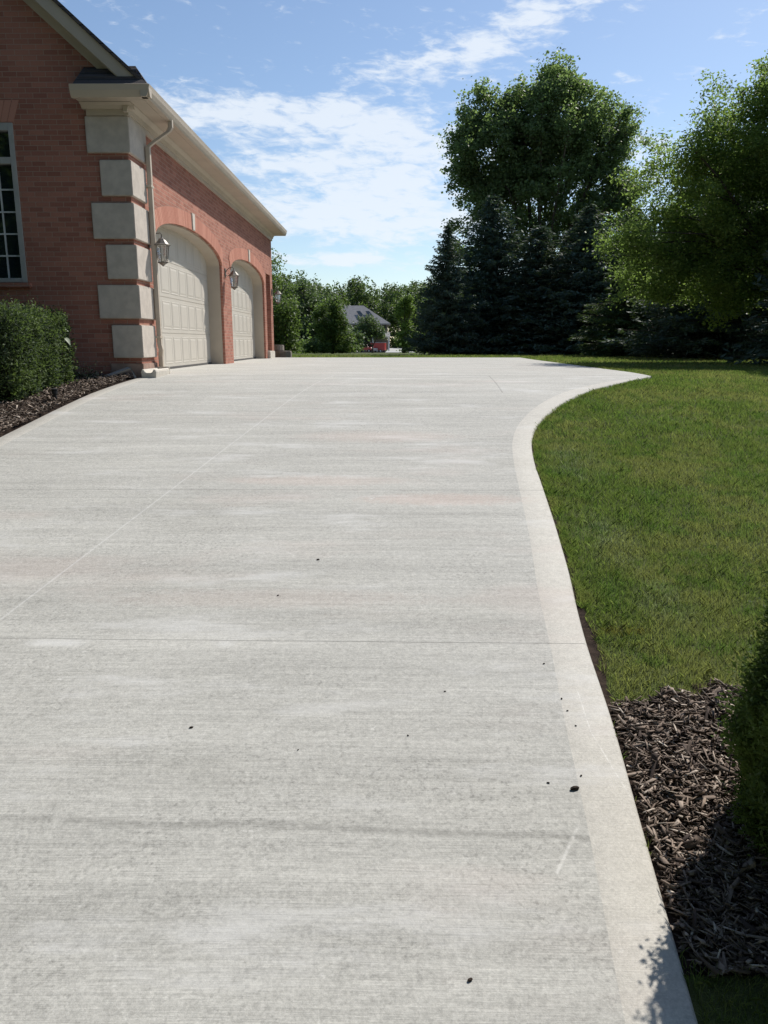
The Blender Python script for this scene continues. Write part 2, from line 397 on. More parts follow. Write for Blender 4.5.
# ------------------------------------------------------------------ brick house with garage
def brick(name, axis):
    m, t, b = mat(name, .88, .2)
    p = t.pos(); x, y, z = t.xyz(p)
    u = x if axis == 'x' else y
    n = t.node('ShaderNodeTexBrick', offset=.5, squash=1)
    t.l.new(t.comb(u, z, 0), n.inputs['Vector'])
    n.inputs['Scale'].default_value = 1; n.inputs['Brick Width'].default_value = .172; n.inputs['Row Height'].default_value = .0585
    n.inputs['Mortar Size'].default_value = .0042; n.inputs['Mortar Smooth'].default_value = .15; n.inputs['Bias'].default_value = 0
    n.inputs['Color1'].default_value = (.30, .125, .088, 1); n.inputs['Color2'].default_value = (.425, .19, .135, 1)
    n.inputs['Mortar'].default_value = (.41, .275, .215, 1)
    g = t.noise(p, 90, 4, .7); big = t.noise(p, 1.3, 5, .6); mid = t.noise(p, 9, 4)
    k = t.m('ADD', .72, t.m('ADD', t.m('MULTIPLY', g, .26), t.m('MULTIPLY', big, .18)))
    k = t.m('ADD', k, t.m('MULTIPLY', mid, .14))
    c = t.mix(1.0, n.outputs[0], t.comb(k, k, k), 'MULTIPLY')
    t.put(b.inputs['Base Color'], c)
    h = t.m('ADD', t.m('MULTIPLY', n.outputs['Fac'], -1.0), t.m('MULTIPLY', g, .45))
    t.put(b.inputs['Normal'], t.bump(h, .7, .007))
    return m
BX, BY = brick('brick_gable', 'x'), brick('brick_front', 'y')
def arch_brick():
    m, t, b = mat('brick_arch', .88, .2)
    r = t.rnd(); g = t.noise(t.pos(), 90, 4, .7)
    c = t.mix(r, (.46, .20, .14), (.56, .27, .195)); k = t.m('ADD', .8, t.m('MULTIPLY', g, .35))
    t.put(b.inputs['Base Color'], t.mix(1.0, c, t.comb(k, k, k), 'MULTIPLY')); t.put(b.inputs['Normal'], t.bump(g, .4, .004))
    return m
AB = arch_brick()
TRIM = plain('beige_trim', (.50, .43, .345), .5, .35, .05, 3, bump=.05)
STUCCO = plain('stucco_block', (.53, .47, .405), .9, .15, .09, 9, bump=.6)
DOORM = plain('garage_door_paint', (.56, .52, .45), .45, .35, .03, 2, bump=.05)
STONE = plain('cast_stone', (.56, .52, .45), .85, .2, .1, 14, bump=.3)
MORT = plain('arch_mortar', (.34, .22, .17), .9, .1, .1, 20)
def shingles():
    m, t, b = mat('shingles', .9, .15)
    p = t.pos(); x, y, z = t.xyz(p)
    n = t.node('ShaderNodeTexBrick', offset=.5)
    t.l.new(t.comb(y, t.m('MULTIPLY', z, 1.45), 0), n.inputs['Vector'])
    n.inputs['Scale'].default_value = 1; n.inputs['Brick Width'].default_value = .3; n.inputs['Row Height'].default_value = .14
    n.inputs['Mortar Size'].default_value = .008; n.inputs['Color1'].default_value = (.085, .075, .075, 1); n.inputs['Color2'].default_value = (.13, .11, .10, 1)
    n.inputs['Mortar'].default_value = (.03, .03, .03, 1)
    g = t.noise(p, 120, 3, .8); k = t.m('ADD', .7, t.m('MULTIPLY', g, .6))
    t.put(b.inputs['Base Color'], t.mix(1.0, n.outputs[0], t.comb(k, k, k), 'MULTIPLY'))
    t.put(b.inputs['Normal'], t.bump(t.m('SUBTRACT', g, n.outputs['Fac']), .6, .01))
    return m
SH = shingles()
GLASS, t, b = mat('window_glass', .04, 1.0); t.put(b.inputs['Base Color'], (.015, .024, .026, 1))
t.put(b.inputs['Normal'], t.bump(t.noise(t.pos(), 1.5, 2), .03, .02))
HZ = 1.235
house = thing('brick_house', 'red brick house with attached garage, beige corner blocks and steep dark gable roof', 'house', (XW, YC, HZ))
def hp(mbx, name, m, parent=None, bevel=0.0, smooth=False):
    """part of the house: mesh given in world coordinates, re-based on the parent's origin"""
    par = parent or house
    o = mbx.build(name, m, None, bevel, smooth)
    org = Vector((0, 0, 0)); q = par
    while q: org += q.location; q = q.parent
    c = sum((Vector(v.co) for v in o.data.vertices), Vector()) / max(1, len(o.data.vertices))
    for v in o.data.vertices: v.co = v.co - c
    o.location = c - org; o.parent = par
    return o
WT = 4.40     # wall top
D = [(10.95, 15.15), (15.95, 20.10)]; SPR, RISE = 3.05, .35
def archz(y, a, b):
    q = (y - (a + b) / 2) / ((b - a) / 2); return SPR + RISE * math.sqrt(max(0, 1 - q * q))
# front wall with arched openings
REC = .28
fw = MB()
def wq(y0, y1, z0a, z0b, z1): fw.add([(XW, y0, z0a), (XW, y1, z0b), (XW, y1, z1), (XW, y0, z1)], [(0, 1, 2, 3)])
zb = HZ - .15
wq(YC, D[0][0], zb, zb, WT); wq(D[0][1], D[1][0], zb, zb, WT); wq(D[1][1], 20.42, zb, zb, WT)
wq(20.42, 21.12, 3.36, 3.36, WT); wq(21.12, YE, zb, zb, WT)
fw.add([(XW, 20.42, zb), (XW, 21.12, zb), (XW, 21.12, 1.30), (XW, 20.42, 1.30)], [(0, 1, 2, 3)])
N = 40
for a, b_ in D:
    th = [math.pi * (1 - k / N) for k in range(N + 1)]
    pts = [((a + b_) / 2 + (b_ - a) / 2 * math.cos(q)) for q in th]; pts[0] = a; pts[-1] = b_
    for k in range(N): wq(pts[k], pts[k+1], archz(pts[k], a, b_), archz(pts[k+1], a, b_), WT)
# far return wall and back
fw.add([(XW, YE, zb), (-13.2, YE, zb), (-13.2, YE, WT), (-8.2, YE, 9.0), (XW, YE, WT)], [(0, 1, 2, 3, 4)])
fw.add([(-13.2, YE, zb), (-13.2, YC, zb), (-13.2, YC, WT), (-13.2, YE, WT)], [(0, 1, 2, 3)])
# brick reveal strips of the openings (first 6 cm)
hp(fw, 'front_wall', BY)
# gable wall with a window hole
WX1, WZ0, WZ1 = -4.575, 2.38, 4.235; WX0 = WX1 - 1.75
rake = lambda x: 4.80 + (-3.32 - x) * .90    # underside of the rake along the wall
gw = MB()
def gq(x0, x1, z0, z1, z1b=None): gw.add([(x0, YC, z0), (x1, YC, z0), (x1, YC, z1b if z1b is not None else z1), (x0, YC, z1)], [(0, 1, 2, 3)])
zg = 1.0
gq(WX1, XW, zg, WZ0); gq(WX1, XW, WZ0, WZ1); gq(WX0, WX1, zg, WZ0); gq(-13.2, WX0, zg, WZ0); gq(-13.2, WX0, WZ0, WZ1)
gq(-3.32, XW, WZ1, WT); gq(WX1, -3.32, WZ1, rake(WX1), rake(-3.32)); gq(-8.2, WX1, WZ1, rake(-8.2), rake(WX1)); gq(-13.2, -8.2, WZ1, rake(-3.2), rake(-8.2))
gable = hp(gw, 'gable_wall', BX)
# jack arch over the window (soldier bricks, 3 mm proud)
mb = MB(); n = 22
for k in range(n):
    x0 = WX0 - .02 + (1.79) * k / n; x1 = WX0 - .02 + 1.79 * (k + 1) / n - .008
    f0 = (x0 - (WX0 + WX1) / 2) * .10; f1 = (x1 - (WX0 + WX1) / 2) * .10
    mb.add([(x0, YC - .004, WZ1 + .01), (x1, YC - .004, WZ1 + .01), (x1 + f1, YC - .004, WZ1 + .25), (x0 + f0, YC - .004, WZ1 + .25),
            (x0, YC + .01, WZ1 + .01), (x1, YC + .01, WZ1 + .01), (x1 + f1, YC + .01, WZ1 + .25), (x0 + f0, YC + .01, WZ1 + .25)],
           [(0,1,2,3), (0,4,5,1), (1,5,6,2), (2,6,7,3), (3,7,4,0)])
hp(mb, 'window_lintel', AB)
# brick arch rings + keystones + linings + doors
def door_unit(a, b_, i):
    c = (a + b_) / 2; h = (b_ - a) / 2; n = 62
    ring = MB(); back = MB()
    # arc positions by even length
    A = [math.pi * (1 - k / 400) for k in range(401)]
    P = [(c + h * math.cos(q), SPR + RISE * math.sin(q)) for q in A]
    L = [0]
    for k in range(400): L.append(L[-1] + math.dist(P[k], P[k+1]))
    def at(s):
        s = min(max(s, 0), L[-1]); k = min(399, max(0, int(np.searchsorted(L, s)) - 1)); f = (s - L[k]) / max(1e-6, L[k+1] - L[k])
        p = (P[k][0] + f * (P[k+1][0] - P[k][0]), P[k][1] + f * (P[k+1][1] - P[k][1]))
        # fan centre well below
        d_ = Vector((p[0] - c, p[1] - (SPR - 3.4))).normalized(); return p, d_
    for k in range(n):
        s0 = L[-1] * k / n + .004; s1 = L[-1] * (k + 1) / n - .004
        (p0, d0), (p1, d1) = at(s0), at(s1); hh = .235
        q = [p0, p1, (p1[0] + d1.x * hh, p1[1] + d1.y * hh), (p0[0] + d0.x * hh, p0[1] + d0.y * hh)]
        ring.add([(XW + .012, *r) for r in q] + [(XW - .02, *r) for r in q], [(0,1,2,3), (0,4,5,1), (1,5,6,2), (2,6,7,3), (3,7,4,0)])
    for k in range(n):
        (p0, d0), (p1, d1) = at(L[-1] * k / n), at(L[-1] * (k + 1) / n); hh = .243
        q = [p0, p1, (p1[0] + d1.x * hh, p1[1] + d1.y * hh), (p0[0] + d0.x * hh, p0[1] + d0.y * hh)]
        back.add([(XW + .006, *r) for r in q], [(0, 1, 2, 3)])
    r_ = hp(ring, 'brick_arch', AB); hp(back, 'mortar_bed', MORT, r_)
    # keystone
    k_ = MB(); k_.prism([(c - .065, 3.40), (c + .065, 3.40), (c + .085, 3.66), (c - .085, 3.66)], 'x', XW - .02, XW + .03)
    hp(k_, 'keystone', STONE, None, .006)
    # lining: brick edge of 5 cm, then beige jamb
    pts = [(a, zb)] + [(P[k][0], P[k][1]) for k in range(0, 401, 10)] + [(b_, zb)]
    e = MB(); l = MB()
    for k in range(len(pts) - 1):
        (ya, za), (yb, zb_) = pts[k], pts[k+1]
        e.add([(XW, ya, za), (XW, yb, zb_), (XW - .045, yb, zb_), (XW - .045, ya, za)], [(0, 1, 2, 3)])
    hp(e, 'brick_reveal', BX)
    ins = .022
    pin = [(c + (y - c) * (h - ins) / h, z - (ins if 0 < k < len(pts) - 1 else 0)) for k, (y, z) in enumerate(pts)]
    for k in range(len(pts) - 1):
        (ya, za), (yb, zb_) = pin[k], pin[k+1]
        l.add([(XW - .045, ya, za), (XW - .045, yb, zb_), (XW - REC - .02, yb, zb_), (XW - REC - .02, ya, za)], [(0, 1, 2, 3)])
        l.add([(XW - .045, *pts[k]), (XW - .045, *pts[k+1]), (XW - .045, yb, zb_), (XW - .045, ya, za)], [(0, 1, 2, 3)])
    hp(l, 'arch_lining', TRIM)
    # door slab with raised panels
    dm = MB(); X0 = XW - REC
    secs = [(HZ + .02, 1.785), (1.785, 2.325), (2.325, 2.865), (2.865, 3.46)]
    for (z0, z1) in secs: dm.box(X0 - .045, X0, a - .02, b_ + .02, z0 + .004, z1 - .004)
    dm.box(X0 - .05, X0 - .008, a - .02, b_ + .02, HZ - .02, 3.46)
    pw = (b_ - a - .12) / 8
    for z0, z1 in secs:
        for k in range(8):
            ya = a + .06 + pw * k + .04; yb = ya + pw - .08; za, zc = z0 + .06, min(z1, z0 + .54) - .055
            # sunk moulding frame around a raised field
            dm.add([(X0 + .002, ya, za), (X0 + .002, yb, za), (X0 + .002, yb, zc), (X0 + .002, ya, zc),
                    (X0 + .005, ya + .012, za + .012), (X0 + .005, yb - .012, za + .012), (X0 + .005, yb - .012, zc - .012), (X0 + .005, ya + .012, zc - .012),
                    (X0 + .001, ya + .026, za + .026), (X0 + .001, yb - .026, za + .026), (X0 + .001, yb - .026, zc - .026), (X0 + .001, ya + .026, zc - .026),
                    (X0 + .006, ya + .055, za + .055), (X0 + .006, yb - .055, za + .055), (X0 + .006, yb - .055, zc - .055), (X0 + .006, ya + .055, zc - .055)],
                   [(0,1,5,4),(1,2,6,5),(2,3,7,6),(3,0,4,7),(4,5,9,8),(5,6,10,9),(6,7,11,10),(7,4,8,11),(8,9,13,12),(9,10,14,13),(10,11,15,14),(11,8,12,15),(12,13,14,15)])
    dr = hp(dm, 'garage_door', DOORM)
    s = MB(); s.box(X0 - .04, X0 + .012, a, b_, HZ + .004, HZ + .035); hp(s, 'bottom_seal', plain('rubber_seal', (.10, .095, .09), .8), dr)
for i, (a, b_) in enumerate(D): door_unit(a, b_, i)
# side doorway
mb = MB(); mb.box(XW - .30, XW - .26, 20.40, 21.14, 1.30, 3.37)
sdo = hp(mb, 'side_door', plain('side_door_paint', (.30, .255, .20), .5))
mb = MB(); mb.box(XW - .258, XW - .25, 20.55, 20.98, 1.55, 2.2).box(XW - .258, XW - .25, 20.55, 20.98, 2.35, 3.2); hp(mb, 'door_panel', plain('side_door_dark', (.12, .10, .085), .5), sdo)
mb = MB(); mb.lathe([(.012, 0), (.03, .01), (.03, .03), (.01, .045)], (XW - .22, 20.52, 2.2)); hp(mb, 'handle', plain('brass', (.45, .33, .15), .3, .5, metal=.9), sdo)
mb = MB(); mb.add([(XW, 20.42, 1.30), (XW, 20.42, 3.36), (XW - .3, 20.42, 3.36), (XW - .3, 20.42, 1.30)], [(0,1,2,3)])
mb.add([(XW, 21.12, 1.30), (XW, 21.12, 3.36), (XW - .3, 21.12, 3.36), (XW - .3, 21.12, 1.30)], [(0,1,2,3)])
mb.add([(XW, 20.42, 3.36), (XW, 21.12, 3.36), (XW - .3, 21.12, 3.36), (XW - .3, 20.42, 3.36)], [(0,1,2,3)])
hp(mb, 'doorway_reveal', BX)
mb = MB(); mb.box(XW - .3, XW + .07, 20.36, 21.18, HZ - .05, 1.42); hp(mb, 'door_step', STONE, None, .012)
# quoins
qz = [(3.89, 4.30), (3.40, 3.81), (2.90, 3.32), (2.42, 2.83), (1.94, 2.35), (1.45, 1.86)]
for k, (z0, z1) in enumerate(qz):
    wide = k % 2 == 0
    xl = -3.69 if wide else -3.55; ye = 10.70 if wide else 10.60
    q = MB(); P_ = .035
    q.prism([(xl, YC - P_), (XW + P_, YC - P_), (XW + P_, ye), (XW - .01, ye), (XW - .01, YC + .01), (xl, YC + .01)], 'z', z0, z1)
    hp(q, 'corner_block', STUCCO, None, .008)
# frieze, crown, soffit, fascia + gutter along the front; return on the gable side
XG = -2.81; FY = 9.72; RX = -3.73
mb = MB()
mb.box(XW - .01, XW + .03, YC - .03, YE + .05, 4.27, 4.33)
mb.prism([(XW + .001, 4.33), (XW + .045, 4.33), (XW + .06, 4.38), (XW + .11, 4.424), (XW + .001, 4.424)], 'y', YC - .10, YE + .08)
hp(mb, 'frieze', TRIM)
mb = MB(); mb.box(-3.66, XW + .05, YC - .05, YC + .02, 4.302, 4.37)
mb.prism([(YC + .001, 4.37), (YC - .07, 4.37), (YC - .10, 4.40), (YC - .15, 4.424), (YC + .001, 4.424)], 'x', -3.70, XW + .11)
hp(mb, 'corner_frieze', TRIM)
mb = MB(); mb.box(XW - .1, XG - .102, FY + .102, YE + .25, 4.428, 4.45).box(RX + .03, XW - .102, FY + .102, YC + .02, 4.428, 4.45)
hp(mb, 'soffit', TRIM)
gp = [(XG - .10, 4.43), (XG - .035, 4.43), (XG - .02, 4.455), (XG, 4.50), (XG + .005, 4.53), (XG + .012, 4.56), (XG, 4.565), (XG - .012, 4.55), (XG - .10, 4.55)]
mb = MB(); mb.prism(gp, 'y', FY, YE + .27)
gut = hp(mb, 'gutter', TRIM)
mb = MB(); gp2 = [(y - XG + FY, z) for y, z in gp]; gp2 = [(FY - (x - XG), z) for x, z in gp]
mb.prism(gp2, 'x', RX, XG + .004)
hp(mb, 'return_fascia', TRIM)
mb = MB(); mb.box(XW + .02, XG - .09, 9.82, YE + .2, 4.452, 4.47); hp(mb, 'soffit_vent', plain('vent_strip', (.32, .28, .23), .7))
# roof: main slopes, rake, little hipped return roof
mb = MB(); ex, ez = XG - .02, 4.575; RXx, RZ = -8.2, 4.575 + (8.2 + XG - .02) * .90
thk = .05; ry0, ry1 = 9.83, YE + .3
mb.add([(ex, ry0, ez), (ex, ry1, ez), (RXx, ry1, RZ), (RXx, ry0, RZ), (ex, ry0, ez - thk), (ex, ry1, ez - thk), (RXx, ry1, RZ - thk), (RXx, ry0, RZ - thk)],
       [(0,1,2,3), (7,6,5,4), (0,3,7,4), (0,4,5,1), (1,5,6,2)])
mb.add([(-13.6, ry0, ez), (-13.6, ry1, ez), (RXx, ry1, RZ), (RXx, ry0, RZ), (-13.6, ry0, ez - thk), (-13.6, ry1, ez - thk), (RXx, ry1, RZ - thk), (RXx, ry0, RZ - thk)],
       [(0,1,2,3), (7,6,5,4), (0,3,7,4), (0,4,5,1), (1,5,6,2)])
roof = hp(mb, 'roof', SH)
def rz_(x): return ez + (ex - x) * .90
for sgn in (1, -1):
    X_ = lambda x: x if sgn > 0 else -16.4 - x
    x0 = -2.99 if sgn > 0 else -2.9
    mb = MB()   # fascia board facing the front, below the shingles
    q = [(x0, rz_(x0) - .055), (-8.2, rz_(-8.2) - .055), (-8.2, rz_(-8.2) - .25), (x0 - .15, rz_(x0 - .15) - .25 + .02)]
    mb.prism([(X_(a), b2) for a, b2 in q], 'y', 9.855, 9.875)
    hp(mb, 'rake_fascia', TRIM, roof)
    mb = MB()   # sloping soffit
    q = [(x0 - .10, rz_(x0 - .10) - .20), (-8.2, rz_(-8.2) - .20), (-8.2, rz_(-8.2) - .245), (x0 - .10, rz_(x0 - .10) - .245)]
    mb.prism([(X_(a), b2) for a, b2 in q], 'y', 9.876, YC + .01)
    hp(mb, 'rake_soffit', TRIM, roof)
    mb = MB()   # board on the wall
    q = [(x0 - .22, rz_(x0 - .22) - .20), (-8.2, rz_(-8.2) - .20), (-8.2, rz_(-8.2) - .36), (x0 - .32, rz_(x0 - .32) - .36)]
    mb.prism([(X_(a), b2) for a, b2 in q], 'y', YC - .028, YC + .005)
    hp(mb, 'rake_frieze', TRIM, roof)
mb = MB()
A0 = (RX + .03, FY + .02, 4.566); A1 = (ex, FY + .02, 4.566); A2 = (-3.05, YC + .02, 4.86); A3 = (-3.66, YC + .02, 4.86)
mb.add([A0, A1, A2, A3, (RX + .03, YC + .02, 4.566)], [(0, 1, 2, 3), (0, 3, 4), (0, 4, 1)])
mb.add([(ex, FY + .02, 4.566), (ex, ry0, ez - .002), (-3.05, YC, 4.86)], [(0, 1, 2)])
for k in range(1, 3):   # shingle courses as shallow steps
    f = k / 3; g = .012
    xa = RX + .03 + .13 * f; y_ = FY + .02 + (YC - FY) * f; z_ = 4.566 + .294 * f
    mb.box(xa, ex - .26 * f, y_ - .012, y_ + .03, z_ - .005, z_ + .012)
hp(mb, 'return_roof', SH, roof)
# window parts
mb = MB()
fx0, fx1 = WX0, WX1
for (a, b2, c_, d_) in [(fx0, fx0 + .06, WZ0, WZ1), (fx1 - .06, fx1, WZ0, WZ1), (fx0 + .06, fx1 - .06, WZ1 - .09, WZ1), (fx0 + .06, fx1 - .06, WZ0, WZ0 + .055), (fx0 + .06, fx1 - .06, 3.77, 3.85)]:
    mb.box(a, b2, YC - .012, YC + .09, c_, d_)
win = hp(mb, 'window', plain('window_paint', (.42, .41, .385), .5), gable, .006)
mb = MB(); mb.box(fx0 + .06, fx1 - .06, YC + .06, YC + .07, WZ0 + .055, WZ1 - .09); hp(mb, 'pane', GLASS, win)
mb = MB()
for z in (2.706, 2.967, 3.225, 3.486): mb.box(fx0 + .06, fx1 - .06, YC + .045, YC + .058, z - .009, z + .009)
for x in (-4.83, -5.05, -5.27, -5.69, -5.91, -6.13): mb.box(x - .009, x + .009, YC + .047, YC + .059, WZ0 + .055, 3.77)
mb.box(-5.51, -5.45, YC + .03, YC + .06, WZ0 + .055, 3.77)
hp(mb, 'muntins', plain('muntin_paint', (.62, .62, .60), .5), win)
mb = MB(); mb.box(fx0 - .05, fx1 + .05, YC - .06, YC + .02, WZ0 - .06, WZ0 - .002); hp(mb, 'sill', BX, gable, .006)
# base course below the blocks
mb = MB(); mb.box(-3.60, XW + .02, YC - .02, 10.66, 1.0, 1.38); hp(mb, 'base_course', plain('parged_base', (.36, .25, .20), .9, .1, .15, 10), None, .006)
# downspout
PX, PY = XW + .075, 10.62
mb = MB()
def duct(mbx, pts, w=.036, d_=.028):
    P3 = [Vector(p) for p in pts]; k = len(mbx.v)
    for i, p in enumerate(P3):
        for sx, sy in ((-1, -1), (1, -1), (1, 1), (-1, 1)): mbx.v.append((p.x + sx * d_, p.y + sy * w, p.z))
    for i in range(len(P3) - 1):
        for j in range(4): mbx.f.append((k + i*4 + j, k + i*4 + (j+1) % 4, k + (i+1)*4 + (j+1) % 4, k + (i+1)*4 + j))
    mbx.f.append((k, k+1, k+2, k+3)); mbx.f.append(tuple(k + (len(P3)-1)*4 + j for j in range(4)))
duct(mb, [(XG - .05, 10.78, 4.47), (XG - .05, 10.78, 4.36), (XG - .075, 10.77, 4.31), (PX + .06, 10.66, 4.15), (PX, PY, 4.09), (PX, PY, 1.62), (PX + .015, PY, 1.55), (PX, PY + .02, 1.46), (PX, PY + .02, 1.28)])
ds = hp(mb, 'downspout', TRIM, None, .008)
for z in (3.6, 1.70):
    mb = MB(); mb.box(PX - .07, PX + .032, PY - .06, PY + .06, z, z + .03); hp(mb, 'strap', TRIM, ds)

# splash block and the folded drain flap on the mulch
def splash():
    t0 = thing('splash_block', 'pale concrete splash block at the foot of the downspout', 'splash block', (XW + .11, 9.93, HZ - .02))
    mb = MB(); mb.prism([(-.09, -.03), (.09, -.03), (.10, .075), (.07, .10), (.04, .05), (-.04, .05), (-.07, .10), (-.10, .075)], 'y', .0, .62)
    o = mb.build('trough', STONE, t0, .008); mb = MB(); mb.box(-.095, .095, .62, .66, -.02, .11); mb.build('back_lip', STONE, t0, .01)
    return t0
s_ = splash()
mb = MB(); mb.add([(0, 0, .15), (.06, -.02, .14), (-.34, -.40, -.03), (-.38, -.36, -.02), (0, .02, .13), (.06, 0, .12), (-.34, -.39, -.05), (-.38, -.35, -.04)], [(0,1,2,3), (7,6,5,4), (0,4,5,1), (1,5,6,2), (2,6,7,3), (3,7,4,0)])
mb.add([(.04, 0, .148), (.06, -.02, .142), (.15, -.10, .02), (.12, -.10, .02)], [(0, 1, 2, 3)])
o = mb.build('drain_board', plain('grey_plastic', (.30, .28, .25), .6)); o.location = (-3.36, 9.93, 1.19)
tag(o, 'folded grey drainage strip leaning from the house corner onto the mulch', 'drain strip')

# lanterns
IRON = plain('weathered_iron', (.17, .155, .135), .5, .5, .3, 25, metal=.5)
LG, t, b = mat('lantern_glass', .08, .5); t.put(b.inputs['Base Color'], (.75, .74, .70, 1)); b.inputs['Transmission Weight'].default_value = .85; b.inputs['Alpha'].default_value = .45
def lantern(y, label):
    t0 = thing('wall_lantern', label, 'wall lantern', (XW, y, 2.62), 0, 'glass wall lanterns along the garage front')
    cx = .20
    mb = MB(); mb.box(.002, .02, -.045, .045, .24, .44); mb.build('back_plate', IRON, t0, .005)
    mb = MB(); mb.tube([(.02, 0, .36), (.06, 0, .42), (.12, 0, .46), (.18, 0, .465), (cx, 0, .44), (cx, 0, .40)], .009, 6)
    mb.tube([(.02, 0, .30), (.06, 0, .27), (.10, 0, .30), (.085, 0, .34), (.06, 0, .33)], .007, 6); mb.build('bracket', IRON, t0)
    mb = MB(); mb.lathe([(.128, .275), (.134, .285), (.105, .30), (.07, .345), (.052, .365), (.05, .375), (.02, .39), (.012, .41)], (cx, 0, 0), 8); mb.build('cap', IRON, t0)
    mb = MB()
    for k in range(6):
        th = math.pi * (2 * k + 1) / 6
        mb.tube([(cx + .105 * math.cos(th), .105 * math.sin(th), .275), (cx + .07 * math.cos(th), .07 * math.sin(th), .03)], .006, 5)
    mb.lathe([(.078, .015), (.082, .03), (.07, .036)], (cx, 0, 0), 6); mb.lathe([(.01, -.035), (.02, -.02), (.045, .0), (.07, .015)], (cx, 0, 0), 8)
    mb.build('cage', IRON, t0)
    mb = MB(); mb.lathe([(.062, .036), (.095, .274)], (cx, 0, 0), 6); mb.build('glass', LG, t0)
    mb = MB()
    for k in range(3):
        th = 2.1 * k; mb.tube([(cx + .03 * math.cos(th), .03 * math.sin(th), .04), (cx + .03 * math.cos(th), .03 * math.sin(th), .13)], .009, 6)
    mb.build('candles', plain('candle_sleeve', (.7, .66, .55), .5), t0)
    t0.scale = (.86, .86, .84); t0.location.z += .04
    return t0
L0 = lantern(10.66, 'wall lantern nearest the corner downspout, left of the nearer garage door')
for y, lb in ((15.42, 'wall lantern on the brick pier between the two garage doors'), (21.31, 'farthest wall lantern, at the end of the garage beyond the side doorway')):
    c_ = copy_tree(L0); c_.location.y = y; c_['label'] = lb

# stone slabs past the garage end
SL = plain('flagstone', (.22, .19, .165), .9, .2, .25, 9, bump=.6)
def slab(x0, x1, y0, y1, z0, z1, seed, label):
    rr = random.Random(seed); n = 12; pts = []
    for k in range(n):
        th = 2 * math.pi * k / n; c_, s_ = math.cos(th), math.sin(th); e = 1 / max(abs(c_), abs(s_)) ** .75
        pts.append((c_ * e * (x1 - x0) / 2 * rr.uniform(.93, 1.03), s_ * e * (y1 - y0) / 2 * rr.uniform(.92, 1.04)))
    mb = MB(); mb.prism(pts, 'z', 0, z1 - z0); o = mb.build('stone_slab', SL, None, .018); o.location = ((x0 + x1) / 2, (y0 + y1) / 2, z0)
    return tag(o, label, 'stone slab', 'stacked slabs past the garage end')
slab(-3.42, -2.84, 22.1, 22.8, 1.20, 1.40, 3, 'wide lower stone slab lying on the grass past the garage end')
slab(-3.40, -3.08, 22.2, 22.8, 1.402, 1.57, 5, 'small upper stone slab resting on the wider slab past the garage')

# ------------------------------------------------------------------ foliage materials
def leafmat(name, c0, c1, c2=None, trans=.35, rough=.55, spec=.3, big=.6):
    m, t, b = mat(name, rough, spec)
    r = t.rnd(); c = t.mix(r, c0, c1)
    if c2: c = t.mix(t.ramp(t.noise(t.pos(), big, 3), .45, .68), c, c2)
    t.put(b.inputs['Base Color'], c)
    tr = t.node('ShaderNodeBsdfTranslucent'); t.put(tr.inputs[0], t.mix(.5, c, (.30, .46, .09)))
    mx = t.node('ShaderNodeMixShader'); mx.inputs[0].default_value = trans
    t.l.new(b.outputs[0], mx.inputs[1]); t.l.new(tr.outputs[0], mx.inputs[2])
    t.l.new(mx.outputs[0], t.n['Material Output'].inputs[0])
    return m
BARK = plain('bark', (.10, .08, .062), .95, .1, .35, 12, bump=1)
def crown_pts(ells, n, rg, shell=.45, yscale=1.0, lump=None):
    if lump:
        A = crown_pts(ells, max(6, n // lump[1]), rg, shell, yscale)
        m = len(A) * lump[1]; q = unit(rg.normal(size=(m, 3))) * rg.uniform(.35, 1, (m, 1)); q[:, 2] = q[:, 2] * .75
        return np.repeat(A, lump[1], 0) + q * np.repeat(lump[0] * rg.uniform(.6, 1.3, (len(A), 1)), lump[1], 0)
    """sample n clump centres in a union of ellipsoids (x, z, rx, rz, weight[, dy])"""
    w = np.array([e[2] * e[3] * math.sqrt(e[2] * e[3]) * e[4] for e in ells]); w /= w.sum()
    out = []
    for e, k in zip(ells, (w * n).astype(int)):
        q = unit(rg.normal(size=(k, 3))) * (rg.uniform(shell ** 3, 1, (k, 1)) ** (1/3))
        ry = min(e[2], e[3]) * yscale
        out.append(np.stack([e[0] + q[:, 0] * e[2], q[:, 1] * ry, e[1] + q[:, 2] * e[3]], 1))
    return np.concatenate(out)
